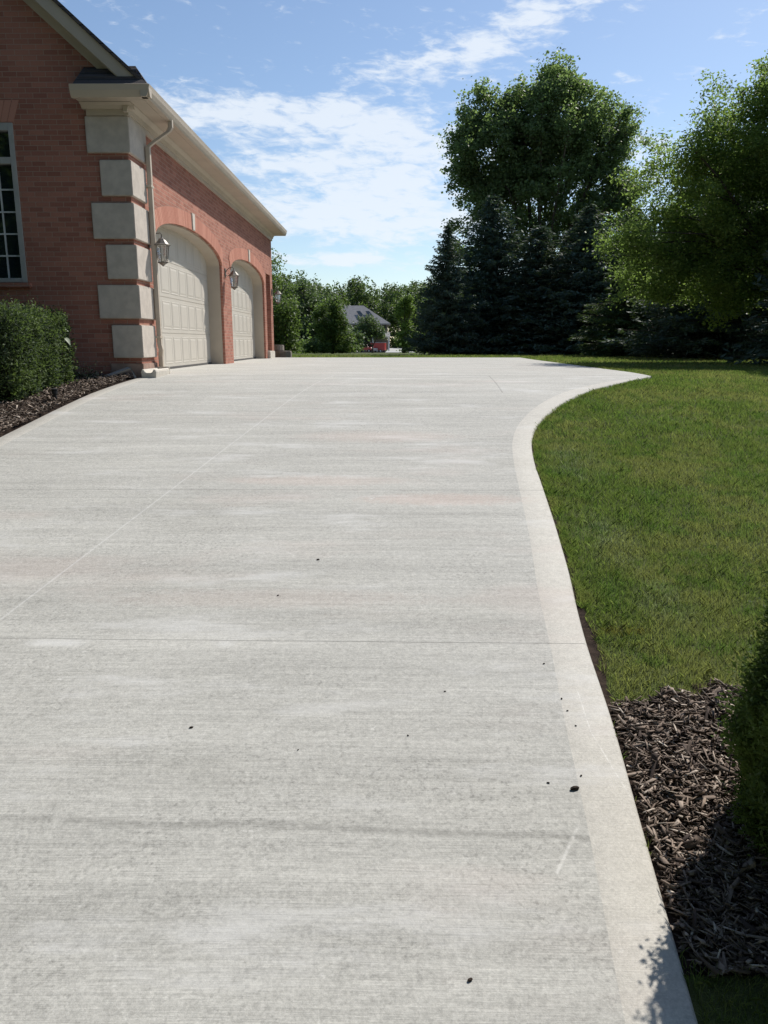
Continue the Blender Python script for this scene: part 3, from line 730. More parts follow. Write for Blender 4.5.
def broadleaf(name, label, cat, Y, base_x, ells, clumps, per, cr, lsize, mat_, seed, group=None, stems=5, trunk_r=.18, fork=.25, shell=.4, top_r=.02, aspect=.7, twig=True, lump=None, ntw=320):
    rg = np.random.default_rng(seed); zb_ = g1(Y) - .05
    root = thing(name, label, cat, (base_x, Y, zb_), 0, group)
    C = crown_pts(ells, clumps, rg, shell, 1.0, lump); C[:, 0] -= base_x; C[:, 2] -= zb_
    C = C[C[:, 2] > .15]
    # stems
    zmax = C[:, 2].max(); tb = MB()
    fk = Vector((0, 0, zmax * fork)); sp = []
    tb.tube([(0, 0, -.1), (0, 0, .1), tuple(fk)], [trunk_r * 1.35, trunk_r * 1.05, trunk_r * .85], 9)
    order = np.argsort(-C[:, 2]); targets = []
    for i in range(stems):
        # choose targets spread over the crown
        cand = C[rg.integers(0, len(C), 40)]; cand = cand[cand[:, 2] > zmax * .55] if (cand[:, 2] > zmax * .55).any() else cand
        if targets: dm = np.min([np.linalg.norm(cand - q, axis=1) for q in targets], axis=0); p = cand[int(np.argmax(dm))]
        else: p = cand[int(np.argmax(cand[:, 2]))]
        targets.append(p)
    for p in targets:
        e = Vector(p); mid = fk.lerp(e, .45) + Vector((0, 0, .10 * (e - fk).length)) ; m2 = fk.lerp(e, .75) + Vector((0, 0, .06 * (e - fk).length))
        j = trunk_r * .25; mid += Vector((rg.uniform(-j, j) * 2, rg.uniform(-j, j) * 2, 0))
        tb.tube([tuple(fk - Vector((0, 0, .1))), tuple(mid), tuple(m2), tuple(e)], [trunk_r * .6, trunk_r * .42, trunk_r * .25, top_r], 6, False)
        for s0, s1, ra, rb in ((fk, mid, .6, .42), (mid, m2, .42, .25), (m2, e, .25, .1)):
            for k in range(4): sp.append((s0.lerp(s1, k / 4), trunk_r * (ra + (rb - ra) * k / 4)))
    SP = np.array([tuple(p) for p, _ in sp])
    if twig:
        for p in C[rg.integers(0, len(C), min(len(C), ntw))]:
            dd = np.linalg.norm(SP - p, axis=1) + np.maximum(0, SP[:, 2] - p[2] + .3) * 2
            k = int(np.argmin(dd)); a = Vector(SP[k]); e = Vector(p)
            if (e - a).length < .1: continue
            r0 = min(sp[k][1] * .5, .012 + .018 * (e - a).length); mid = a.lerp(e, .5) + Vector((0, 0, .08 * (e - a).length))
            tb.tube([tuple(a), tuple(mid), tuple(e)], [r0, r0 * .6, r0 * .25], 4, False)
    tb.build('trunk', BARK, root, 0, True)
    sc_ = rg.uniform(.6, 1.35, (len(C), 1))
    L = np.repeat(C, per, 0) + rg.normal(size=(len(C) * per, 3)) * np.repeat(sc_, per, 0) * np.array([cr, cr, cr * .75])
    L = L[L[:, 2] > .08]
    Vv, Ff = leaves(L, lsize, rg, aspect)
    npmesh('crown', Vv, Ff, mat_, root)
    return root
# ------------------------------------------------------------------ spruce
SPR_M = leafmat('spruce_needles', (.036, .060, .044), (.075, .112, .082), (.095, .14, .11), .10, .65, .2, 1.2)
SPR_G = leafmat('green_spruce_needles', (.022, .045, .018), (.05, .085, .035), (.07, .11, .04), .15, .65, .2, 1.2)
def spruce_mesh(seed, H=6.0, R0=1.9, whorls=34, dens=1.0):
    rg = np.random.default_rng(seed); C = []; Dv = []; tb = MB()
    tb.tube([(0, 0, -.1), (0, 0, H * .5), (0, 0, H)], [.13, .08, .012], 8)
    for w in range(whorls):
        f = (w + .5) / whorls; z = .25 + (H - .3) * (f ** .95)
        rad = R0 * (1 - f) ** .80 * rg.uniform(.85, 1.1) + .06
        nb = max(5, int(13 * (1 - f * .6)))
        a0 = rg.uniform(0, 6.28)
        for k in range(nb):
            th = a0 + 6.283 * k / nb + rg.uniform(-.22, .22); L = rad * rg.uniform(.72, 1.14)
            dr = rg.uniform(.08, .25) * L
            m = max(4, int(L / .085 * dens)); s = np.linspace(.08, 1, m)
            px = np.stack([np.cos(th) * L * s, np.sin(th) * L * s, z + .10 * L * s * (1 - f) - dr * s**1.2 * 1.6 + .28 * L * np.maximum(0, s - .6)**1.3 + f * .35 * L * s], 1)
            if k % 2 == 0 and L > .5: tb.tube([tuple(px[0]), tuple(px[len(px)//2]), tuple(px[-1])], [.02, .012, .004], 4, False)
            per = 9
            wv = np.repeat(px, per, 0); ss = np.repeat(s, per)
            side = rg.normal(size=(len(wv), 1)) * (.16 * L * (1.15 - ss) + .035)[:, None]
            per_ = np.array([[-math.sin(th), math.cos(th), 0]])
            wv = wv + side * per_ + rg.normal(size=wv.shape) * .03; wv[:, 2] -= np.abs(side[:, 0]) * .35 + np.abs(rg.normal(size=len(wv))) * .045
            C.append(wv); Dv.append(np.tile([math.cos(th), math.sin(th), -.15], (len(wv), 1)) + side * per_ * 4)
    C = np.concatenate(C); Dv = unit(np.concatenate(Dv))
    V, F = leaves(C, .15, rg, .30, .2, Dv)
    n_ = npmesh('foliage', V, F, SPR_M); t_ = tb.build('trunk', BARK)
    return n_, t_
protos = [spruce_mesh(11), spruce_mesh(23, 6, 1.7, 32), spruce_mesh(37, 6, 2.1, 36)]
def spruce(p, x, y, h, wid, rz, label, green=False, first=[set()]):
    n_, t_ = protos[p]; root = thing('spruce_tree', label, 'spruce tree', (x, y, g1(y) - .04), rz, 'spruces behind the driveway')
    if p in first[0]:
        n_, t_ = n_.copy(), t_.copy(); COL.objects.link(n_); COL.objects.link(t_)
    first[0].add(p)
    n_.parent = root; t_.parent = root
    if green:
        n_.data = n_.data.copy(); n_.data.materials[0] = SPR_G
    root.scale = (wid, wid, h / 6.0)
    return root
spruce(0, 1.95, 28.0, 4.45, .78, .3, 'narrow dark spruce with a thin spire, leftmost of the row behind the driveway')
spruce(2, 3.75, 30.0, 5.8, 1.3, 1.3, 'broad dark blue spruce under the left side of the tall leafy tree')
spruce(1, 5.3, 29.0, 4.6, 1.45, 2.4, 'low dark spruce in front of the forked trunks of the tall leafy tree')
spruce(0, 6.95, 28.6, 5.2, 1.4, 4.0, 'silvery blue spruce under the right side of the tall leafy tree')
spruce(2, 8.6, 29.0, 5.2, 1.3, .9, 'shaded spruce between the silvery spruce and the hanging pale green branches', True)
spruce(1, 7.5, 24.2, 3.9, 1.2, 5.0, 'short green spruce at the lawn edge, right of the driveway corner', True)
spruce(2, 8.6, 21.0, 4.6, 1.25, 2.0, 'dark spruce under the low boughs of the pale green tree')
spruce(0, 10.4, 22.0, 5.0, 1.1, 3.0, 'dark spruce behind the trunk of the pale green tree')
spruce(1, 8.3, 14.3, 5.6, 1.1, 1.0, 'large near spruce cut by the right edge of the lawn view')
spruce(2, 11.2, 17.0, 5.4, 1.1, 2.6, 'tall spruce right of the near spruce, beyond the lawn')
spruce(0, 11.8, 12.6, 4.6, 1.0, 2.0, 'spruce nearest the house side of the lawn at far right')
# ------------------------------------------------------------------ deciduous trees
POP = leafmat('cottonwood_leaves', (.085, .12, .060), (.17, .22, .11), (.18, .235, .12), .55, .5, .25, .5)
LOC = leafmat('locust_leaves', (.105, .15, .035), (.19, .25, .065), (.22, .28, .065), .60, .5, .25, .7)
MIX1 = leafmat('maple_leaves', (.045, .078, .02), (.09, .14, .035), (.12, .17, .035), .35)
WIL = leafmat('grey_willow_leaves', (.05, .08, .035), (.10, .14, .07), (.11, .15, .065), .25)
BIR = leafmat('yellow_green_leaves', (.09, .14, .02), (.15, .21, .04), None, .4)
broadleaf('cottonwood_tree', 'tall leafy cottonwood with several forked pale trunks rising above the spruces', 'tree', 36, 6.6,
          [(7.3, 10.4, 2.4, 2.6, 1), (4.35, 9.8, 1.6, 2.5, 1), (3.5, 7.4, .8, 1.6, .9), (10.1, 9.2, 1.15, 1.6, 1), (9.4, 7.1, 1.4, 1.6, .8), (6.4, 7.9, 2.3, 2.1, .5), (9.3, 10.8, 1.0, 1.2, 1), (3.5, 5.43, 1.0, 1.1, .7), (7.5, 5.2, 3.1, 1.3, .40), (5.5, 9.0, 1.2, 2.0, .8), (6.6, 6.1, 2.6, .9, .4), (7.2, 12.5, 1.4, .6, 1), (3.9, 11.6, .8, .6, 1), (3.25, 9.4, .8, 1.5, 1), (4.6, 11.7, 1.0, .8, 1.3)],
          3300, 42, .17, .115, POP, 5, stems=19, trunk_r=.155, fork=.10, shell=.35, top_r=.02, lump=(.74, 10), aspect=.85)
broadleaf('locust_tree', 'pale yellow-green locust with drooping boughs over the right side of the lawn', 'tree', 17, 8.3,
          [(7.3, 5.5, 1.2, 1.25, 1), (6.35, 4.42, 1.15, 1.0, 1), (5.1, 4.0, .75, .65, 1), (5.7, 4.7, .8, .7, 1), (6.05, 5.45, .7, .65, 1.2), (6.7, 6.0, .7, .6, 1.2), (5.5, 3.1, .9, .7, 1), (7.6, 3.4, 1.5, .9, 1), (7.9, 6.7, .7, .45, 1), (6.5, 2.9, 1.2, .7, 1), (5.9, 3.3, .8, .7, .8), (9.1, 5.7, 1.9, 2.2, 1), (5.5, 3.1, .75, .5, .6), (8.2, 4.2, 1.6, 1.4, .7)],
          3900, 44, .12, .070, LOC, 8, stems=9, trunk_r=.09, fork=.2, shell=.3, aspect=.5, lump=(.42, 8), ntw=110)
broadleaf('wispy_tree', 'thin wispy tree showing past the end of the garage roof', 'tree', 45, -7.2,
          [(-6.9, 5.4, .9, 1.6, .5), (-6.0, 4.3, .8, .8, .6), (-7.8, 4.6, 1.2, 1.4, .6)], 200, 26, .22, .13, MIX1, 21, stems=6, trunk_r=.09, fork=.3, shell=.2)
broadleaf('round_shrub', 'bright green shrub beside the far end of the garage', 'shrub', 32, -4.5,
          [(-4.35, 2.3, .65, 1.2, 1), (-4.5, 1.5, .85, .55, 1), (-5.6, 2.2, .9, 1.2, 1)], 330, 40, .16, .10, MIX1, 22, stems=5, trunk_r=.05, fork=.1)
broadleaf('willow_tree', 'large grey-green willow-like tree behind the shrub at the garage end', 'tree', 80, -7.6,
          [(-7.4, 3.4, 2.5, 3.3, 1), (-9.4, 5.4, 2.3, 2.4, 1), (-4.8, 2.6, 2.0, 2.2, .8), (-12, 4, 3, 3, 1), (-8, 1.5, 5, 1.6, 1)], 1000, 36, .28, .24, WIL, 23, stems=6, trunk_r=.25, fork=.2, lump=(.9, 8))
broadleaf('hazel_tree', 'dark round-topped small tree standing alone left of the red vehicles', 'tree', 55, -4.1,
          [(-4.2, 3.1, 1.0, 1.6, 1), (-3.2, 1.65, .6, 1.0, 1), (-5.1, 1.45, .9, .9, 1), (-4.2, 1.1, 1.3, .65, 1)], 560, 42, .15, .13, MIX1, 24, stems=5, trunk_r=.08, fork=.15, lump=(.42, 7))
broadleaf('birch_tree', 'slim yellow-green tree between the grey roof and the spruces', 'tree', 100, 1.5,
          [(1.7, 5.2, .9, 2.0, 1), (2.0, 2.4, 1.2, 2.0, 1)], 300, 34, .24, .22, BIR, 25, stems=4, trunk_r=.12, fork=.2, lump=(.5, 6))
broadleaf('small_ash_tree', 'small dull green tree in front of the far grey-roofed house', 'tree', 110, -2.6,
          [(-3.3, 3.6, 1.5, 1.6, 1), (-1.7, 2.9, .9, .9, 1), (-4.5, 2.2, 1.1, 1.6, 1)], 260, 34, .30, .22, WIL, 26, stems=4, trunk_r=.14, fork=.2)
for i, (x, y, h, w, lb) in enumerate([(-17, 62, 7.5, 3.4, 'dark leafy tree standing behind the brick house'), (-27, 50, 9, 4.2, 'big leafy tree far behind the brick house roof'),
                                      (17, 40, 10, 4.0, 'tall dark tree behind the spruces at far right'), (23, 30, 9, 3.8, 'leafy tree beyond the right end of the spruce row')]):
    broadleaf('leafy_tree', lb, 'tree', y, x, [(x, g1(y) + h * .62, w * .8, h * .38, 1), (x - w * .45, g1(y) + h * .45, w * .6, h * .28, 1), (x + w * .5, g1(y) + h * .5, w * .55, h * .28, 1)], 420, 30, .5, .34, MIX1, 40 + i, stems=6, trunk_r=.25, fork=.25)
for i, (x, y, h, w, lb) in enumerate([(-9, 1.5, 13, 4.6, 'tall dense maple added out of view to darken the gable wall, in the side yard close to it'), (-7.5, -7, 14, 5.0, 'dense maple added out of view to darken the gable wall, left behind the viewer'), (0, -13, 15, 6, 'dense maple added out of view to darken the gable wall, straight behind the viewer'),
                                      (10, -10, 13, 5.0, 'dense maple added out of view to darken the gable wall, right behind the viewer'), (-16, 1, 10, 4.6, 'dense maple added out of view to darken the gable wall, in the side yard left of the viewer')]):
    broadleaf('added_shade_maple', lb, 'tree', y, x, [(x, g1(y) + h * .6, w * .8, h * .38, 1), (x - w * .45, g1(y) + h * .42, w * .6, h * .28, 1), (x + w * .5, g1(y) + h * .42, w * .6, h * .28, 1)], 600, 30, .55, .42, MIX1, 60 + i, group='unseen maples added to darken the gable wall', stems=6, trunk_r=.25, fork=.25, twig=False)  # unseen maples added to block sky light from the gable wall
# far wood: one mass
rg = np.random.default_rng(3); Cs = []
for k in range(330):
    y = rg.uniform(232, 330); x = rg.uniform(-150, 150)
    if -12 < x < 6 and y < 262: continue
    h = rg.uniform(21, 26) * (.93 if y < 260 else 1.06) + .8 * math.sin(x * .11) - (4 if y < 250 else 0); r = rg.uniform(3.5, 5.5); n = 60
    q = unit(rg.normal(size=(n, 3))) * rg.uniform(.6, 1, (n, 1)); q[:, 2] = q[:, 2] * .5
    Cs.append(np.array([x, y, g1(y) + h * .68]) + q * np.array([r, r, h * .60]))
U = np.stack([rg.uniform(-150, 150, 8000), rg.uniform(262, 285, 8000), rg.uniform(-1.8, 14, 8000)], 1); U = U[(np.abs(U[:, 0]) < 45) | (rg.uniform(size=8000) < .4)]; Cs.append(U)
C = np.concatenate(Cs); L = np.repeat(C, 22, 0) + rg.normal(size=(len(C) * 22, 3)) * .62
near = np.abs(L[:, 0]) < 75; L = L[near | (rg.uniform(size=len(L)) < .5)]
V, F = leaves(L, .72, rg, .8)
tag(npmesh('far_wood', V, F, leafmat('far_leaves', (.040, .065, .024), (.085, .125, .045), (.10, .145, .05), .3, big=.06)), 'dense dark green wood closing the view behind the far house', 'woodland', kind='stuff')
# undergrowth behind the driveway edge
Cs = []
for k in range(160):
    x = rg.uniform(-30, 2) if k % 3 else rg.uniform(1, 30); y = rg.uniform(60, 150); Cs.append((x * y / 60, y, g1(y) + .3))
C = np.array(Cs); C = C[~((C[:, 0] / C[:, 1] > -.10) & (C[:, 0] / C[:, 1] < .035))]
L = np.repeat(C, 200, 0) + rg.normal(size=(len(C) * 200, 3)) * np.array([1.6, 1.6, .8]); L[:, 2] = np.maximum(L[:, 2], g1(150) + .1)
V, F = leaves(L, .32, rg, .7); tag(npmesh('undergrowth', V, F, MIX1), 'low tangled green undergrowth on the slope behind the lawn', 'undergrowth', kind='stuff')

# ------------------------------------------------------------------ far house and red vehicles
fh = thing('far_house', 'far house with grey hipped roof half hidden by trees', 'house', (-10.5, 214, g1(214)))
zz = 1.75
mb = MB(); mb.box(-9.5, 9.5, -5, 5, -1, 5.9 + zz); mb.build('wall', plain('far_siding', (.14, .12, .105), .9, .2, .1, 1), fh)
mb = MB(); e = 10.3; mb.add([(-e, -6, 5.8 + zz), (e, -6, 5.8 + zz), (e, 6, 5.8 + zz), (-e, 6, 5.8 + zz), (-4.5, 0, 11.2 + zz - .6), (3.0, 0, 11.2 + zz - .6), (-e, -6, 5.5 + zz), (e, -6, 5.5 + zz), (e, 6, 5.5 + zz), (-e, 6, 5.5 + zz)],
                            [(0,1,5,4), (1,2,5), (2,3,4,5), (3,0,4), (0,6,7,1), (1,7,8,2), (2,8,9,3), (3,9,6,0), (6,9,8,7)])
fr = mb.build('roof', plain('far_shingles', (.27, .26, .255), .9, .2, .12, 2), fh)
for x in (2.2, 4.6):
    mb = MB(); mb.add([(x, -5.3 + 1.0, 7.6 + zz), (x + 1.3, -4.3, 7.6 + zz), (x + .0, -2.4, 9.1 + zz), (x - 1.0, -2.4, 9.1 + zz)], [(0, 1, 2, 3)]); mb.build('skylight', GLASS, fr)
mb = MB(); mb.add([(5.4, -7.6, 3.3 + zz - .9), (10.2, -7.6, 3.3 + zz - .9), (10.2, -5.0, 4.2 + zz - .6), (5.4, -5.0, 4.2 + zz - .6), (5.4, -7.6, 3.1 + zz - .9), (10.2, -7.6, 3.1 + zz - .9), (10.2, -5.0, 4.0 + zz - .6), (5.4, -5.0, 4.0 + zz - .6)], [(0,1,2,3), (7,6,5,4), (0,4,5,1), (1,5,6,2), (2,6,7,3), (3,7,4,0)])
mb.build('porch_roof', plain('porch_shingles', (.30, .29, .28), .9), fh)
for x in (5.7, 9.9):
    mb = MB(); mb.box(x - .18, x + .18, -7.5, -7.15, -.5, 3.0 + zz - .7); mb.build('post', plain('porch_post', (.6, .58, .55), .6), fh)
for x in (6.6, 8.6):
    mb = MB(); mb.box(x - .55, x + .55, -5.03, -4.99, 4.5 + zz - .5, 5.5 + zz - .1); mb.build('window', GLASS, fh)
RED = plain('red_paint', (.38, .035, .03), .35, .5, .08, 2, bump=0); DK = plain('dark_tyre', (.02, .02, .02), .8, bump=0); CHR = plain('grey_metal', (.45, .45, .45), .4, .5, metal=.4, bump=0)
def wheel(root, x, y, r=.40):
    mb = MB(); mb.tube([(x, y - .13, r), (x, y + .13, r)], r, 16); w = mb.build('wheel', DK, root)
    mb = MB(); mb.tube([(x, y - .145, r), (x, y + .145, r)], r * .55, 12); mb.build('rim', CHR, w)
def pickup():
    zz_ = g1(193) + .03
    t0 = thing('pickup_truck', 'red pickup truck parked on the far road left of the red box trailer', 'truck', (-5.7, 193, zz_), R(-52))
    mb = MB(); mb.prism([(-2.7, .55), (2.7, .55), (2.75, 1.0), (2.55, 1.18), (1.2, 1.25), (1.1, 1.25), (-.9, 1.25), (-2.7, 1.25)], 'y', -.95, .95); mb.build('body', RED, t0, .06)
    mb = MB(); mb.prism([(-1.0, 1.25), (1.25, 1.25), (.65, 1.85), (-.75, 1.88)], 'y', -.85, .85); cab = mb.build('cab', RED, t0, .05)
    mb = MB(); mb.prism([(-.8, 1.32), (1.0, 1.32), (.6, 1.75), (-.68, 1.78)], 'y', -.865, .865); mb.build('side_window', GLASS, cab)
    mb = MB(); mb.add([(1.22, -.72, 1.32), (1.22, .72, 1.32), (.74, .66, 1.78), (.74, -.66, 1.78)], [(0, 1, 2, 3)]); mb.build('windscreen', GLASS, cab)
    mb = MB(); mb.box(2.72, 2.80, -.55, .55, .75, 1.02); mb.build('grille', CHR, t0)
    mb = MB(); mb.box(2.74, 2.86, -.95, .95, .5, .68); mb.build('bumper', CHR, t0)
    for s in (-1, 1):
        mb = MB(); mb.box(2.71, 2.79, s * .75 - .14, s * .75 + .14, .82, 1.0); mb.build('headlight', CHR, t0)
        for x in (-1.75, 1.8): wheel(t0, x, s * .88)
    return t0
pickup()
t0 = thing('box_trailer', 'red box trailer standing on the far road under the grey-roofed house', 'trailer', (-3.1, 192.5, g1(192.5) + .03), R(-12))
mb = MB(); mb.box(-1.75, 1.75, -1.0, 1.0, .5, 2.3); mb.build('body', RED, t0, .05)
mb = MB()
for k in range(6): mb.box(-1.72 + .66 * k, -1.66 + .66 * k, -1.04, -.99, .52, 2.26)
mb.build('ribs', RED, t0)
mb = MB(); mb.box(-1.78, 1.78, -1.03, 1.03, 2.3, 2.36); mb.build('roof_edge', CHR, t0)
mb = MB(); mb.tube([(-1.7, 0, .45), (-2.7, 0, .45)], .06, 6); mb.build('tow_bar', DK, t0)
for s in (-1, 1):
    for x in (-.1, .75): wheel(t0, x, s * .9, .36)

# ------------------------------------------------------------------ hedge and bushes
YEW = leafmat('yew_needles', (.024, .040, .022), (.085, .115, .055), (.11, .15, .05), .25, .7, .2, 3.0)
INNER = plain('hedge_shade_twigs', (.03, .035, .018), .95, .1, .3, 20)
def fbm(P, s, seed=0.0):
    return np.array([mnoise.fractal(Vector((p[0] * s + seed, p[1] * s, p[2] * s)), 1.0, 2.0, 3) for p in P])
def hedge_box(name, label, cat, loc, hx, hy, h, n, lsize, seed, mat_, lumps=.06, expo=5.0, clump=500, per=40, csig=.045):
    """rounded clipped box of fine foliage"""
    rg = np.random.default_rng(seed); root = thing(name, label, cat, loc)
    def surf(k):
        q = rg.uniform(-1, 1, (k, 3)); q[:, 2] = rg.uniform(0, 1, k)
        # push to a superellipsoid surface
        c = q.copy(); c[:, 2] = c[:, 2] * 2 - 1 ; c[:, 2] = np.maximum(c[:, 2], -.97)
        r = (np.abs(c) ** expo).sum(1) ** (1 / expo); c = c / r[:, None]
        return np.stack([c[:, 0] * hx, c[:, 1] * hy, (c[:, 2] * .5 + .5) * h], 1), c
    P, c = surf(clump); nn = unit(np.stack([np.sign(c[:, 0]) * np.abs(c[:, 0]) ** (expo-1) / hx, np.sign(c[:, 1]) * np.abs(c[:, 1]) ** (expo-1) / hy, np.sign(c[:, 2]) * np.abs(c[:, 2]) ** (expo-1) / (h / 2)], 1))
    P = P + nn * (fbm(P, 5.0, seed) * lumps)[:, None] - nn * .03 + nn * (rg.uniform(size=len(P)) > .93)[:, None] * .035
    dirs = np.repeat(nn + np.array([0, 0, .5]), per, 0)
    L = np.repeat(P, per, 0) + rg.normal(size=(clump * per, 3)) * csig * np.array([.8, .8, 1.3])
    dirs = dirs[L[:, 2] > .01]; L = L[L[:, 2] > .01]
    V, F = leaves(L, lsize, rg, .42, .1, unit(dirs))
    npmesh('foliage', V, F, mat_, root)
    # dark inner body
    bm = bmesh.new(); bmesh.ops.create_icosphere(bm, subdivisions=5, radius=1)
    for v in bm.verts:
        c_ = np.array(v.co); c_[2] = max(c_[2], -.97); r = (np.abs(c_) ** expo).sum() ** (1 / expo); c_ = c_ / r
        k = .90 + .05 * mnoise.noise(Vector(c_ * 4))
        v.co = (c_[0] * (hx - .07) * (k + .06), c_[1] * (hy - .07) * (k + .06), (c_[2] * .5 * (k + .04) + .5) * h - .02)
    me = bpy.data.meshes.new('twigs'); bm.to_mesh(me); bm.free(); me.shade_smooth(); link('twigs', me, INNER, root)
    return root
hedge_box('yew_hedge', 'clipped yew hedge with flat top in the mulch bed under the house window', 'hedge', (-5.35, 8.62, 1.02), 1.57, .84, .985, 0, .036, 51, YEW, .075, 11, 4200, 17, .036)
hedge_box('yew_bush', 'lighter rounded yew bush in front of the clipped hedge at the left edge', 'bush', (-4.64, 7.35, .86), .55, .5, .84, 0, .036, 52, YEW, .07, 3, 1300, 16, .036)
# broad pale leaves growing out of the hedge end
HO = leafmat('hosta_leaves', (.30, .36, .22), (.45, .48, .38), None, .35)
r0 = thing('pale_leaf_plant', 'pale variegated leaves sticking out of the hedge end', 'plant', (-3.93, 9.22, 1.1))
rg = np.random.default_rng(9)
mb = MB(); mb.tube([(0, 0, 0), (.02, .02, .3), (.05, 0, .68)], .006, 5).tube([(0, 0, 0), (.04, -.04, .25), (.07, -.06, .5)], .005, 5); mb.build('stem', INNER, r0)
for k, (x, y, z, a, l) in enumerate([(.06, -.02, .70, .3, .10), (.13, -.08, .60, -.5, .11), (.02, -.08, .64, 2.0, .08), (.10, .03, .77, 1.0, .08), (.08, -.09, .30, -.3, .07), (.06, -.04, .84, .8, .07), (.11, -.05, .50, .1, .07), (.05, -.02, .58, -1.0, .08)]):
    mb = MB(); N_ = 6; V = []
    for i in range(N_ + 1):
        s = i / N_; w = l * .28 * math.sin(math.pi * min(.97, s + .04)) ** .8; zz2 = -.5 * l * s * s
        for q in (-1, 0, 1): V.append((s * l, q * w, zz2 + abs(q) * w * .35))
    F = [(i*3 + j, i*3 + j + 1, (i+1)*3 + j + 1, (i+1)*3 + j) for i in range(N_) for j in range(2)]
    mb.add(V, F); o = mb.build('leaf', HO, r0, 0, True); o.location = (x, y, z); o.rotation_euler = (rg.uniform(-.5, .5), rg.uniform(-.3, .5), a)
# little grey sprouting plant by the wall
r0 = thing('low_shrublet', 'small dry grey-green sprig growing in the mulch beside the house wall', 'plant', (-3.78, 9.62, 1.17))
C = rg.normal(size=(420, 3)) * np.array([.11, .09, .07]) + np.array([0, 0, .07]); C = C[C[:, 2] > -.01]
V, F = leaves(C, .03, rg, .4, .1, unit(C + np.array([0, 0, .1]))); npmesh('foliage', V, F, leafmat('sprig_leaves', (.12, .13, .07), (.22, .22, .13), None, .2), r0)
mb = MB()
for k in range(14):
    a = 6.28 * k / 14; mb.tube([(0, 0, -.02), (.05 * math.cos(a), .05 * math.sin(a), .07), (.14 * math.cos(a), .12 * math.sin(a), .12 + .03 * math.sin(k * 3))], .003, 4)
mb.build('twigs', INNER, r0)
# dark stub (path light) in the mulch
t0 = thing('garden_spike', 'short dark spike light poking out of the mulch beside the driveway', 'garden light', (-3.46, 7.97, g1(7.97) - .01))
mb = MB(); mb.lathe([(.018, 0), (.02, .10), (.028, .105), (.03, .14), (.02, .15)], (0, 0, 0), 10); mb.build('post', DK, t0)
mb = MB(); mb.lathe([(.035, .148), (.036, .156), (.01, .165)], (0, 0, 0), 10); mb.build('cap', DK, t0)

# arborvitae on the right
ARB = leafmat('arborvitae_leaves', (.022, .045, .012), (.055, .090, .022), (.08, .12, .025), .2, .7, .12, 5.0)
def cone_bush(name, label, loc, prof, n_cl, per, lsize, seed, csig=.022):
    rg = np.random.default_rng(seed); root = thing(name, label, 'bush', loc)
    zs_ = np.array([p[1] for p in prof]); rs = np.array([p[0] for p in prof])
    z = rg.uniform(zs_[0], zs_[-1], n_cl * 2); r = np.interp(z, zs_, rs); keep = rg.uniform(size=len(z)) < (r + .06) / (rs.max() + .06); z = z[keep]; r = r[keep]
    th = rg.uniform(0, 2 * math.pi, len(z)); nn = np.stack([np.cos(th), np.sin(th), np.full(len(z), .45)], 1)
    P = np.stack([np.cos(th) * r, np.sin(th) * r, z], 1)
    P = P + nn * (fbm(P, 7.0, seed) * .055 - .015)[:, None] - nn * (rg.uniform(0, 1, len(P))[:, None] ** 2) * .05 + nn * (rg.uniform(size=len(P)) > .95)[:, None] * .03
    L = np.repeat(P, per, 0); DD = np.repeat(unit(nn + rg.normal(size=nn.shape) * .25), per, 0)
    s = rg.uniform(-1, 1, (len(L), 1)); L = L + DD * s * csig * 1.6 + rg.normal(size=L.shape) * csig * .55
    k = L[:, 2] > .0; L = L[k]; DD = DD[k]
    V, F = leaves(L, lsize, rg, .45, .05, DD); npmesh('foliage', V, F, ARB, root)
    mb = MB(); mb.lathe([(max(.01, a - .09), b2) for a, b2 in prof], (0, 0, 0), 28); mb.build('twigs', INNER, root, 0, True)
    return root
cone_bush('arborvitae_bush', 'dense rounded green arborvitae cut by the right edge of the photo above the mulch', (1.44, 1.86, g1(1.86) - .03),
          [(.34, 0), (.43, .12), (.465, .30), (.465, .50), (.43, .68), (.35, .86), (.25, 1.02), (.13, 1.14), (.03, 1.21)], 11000, 11, .017, 61)

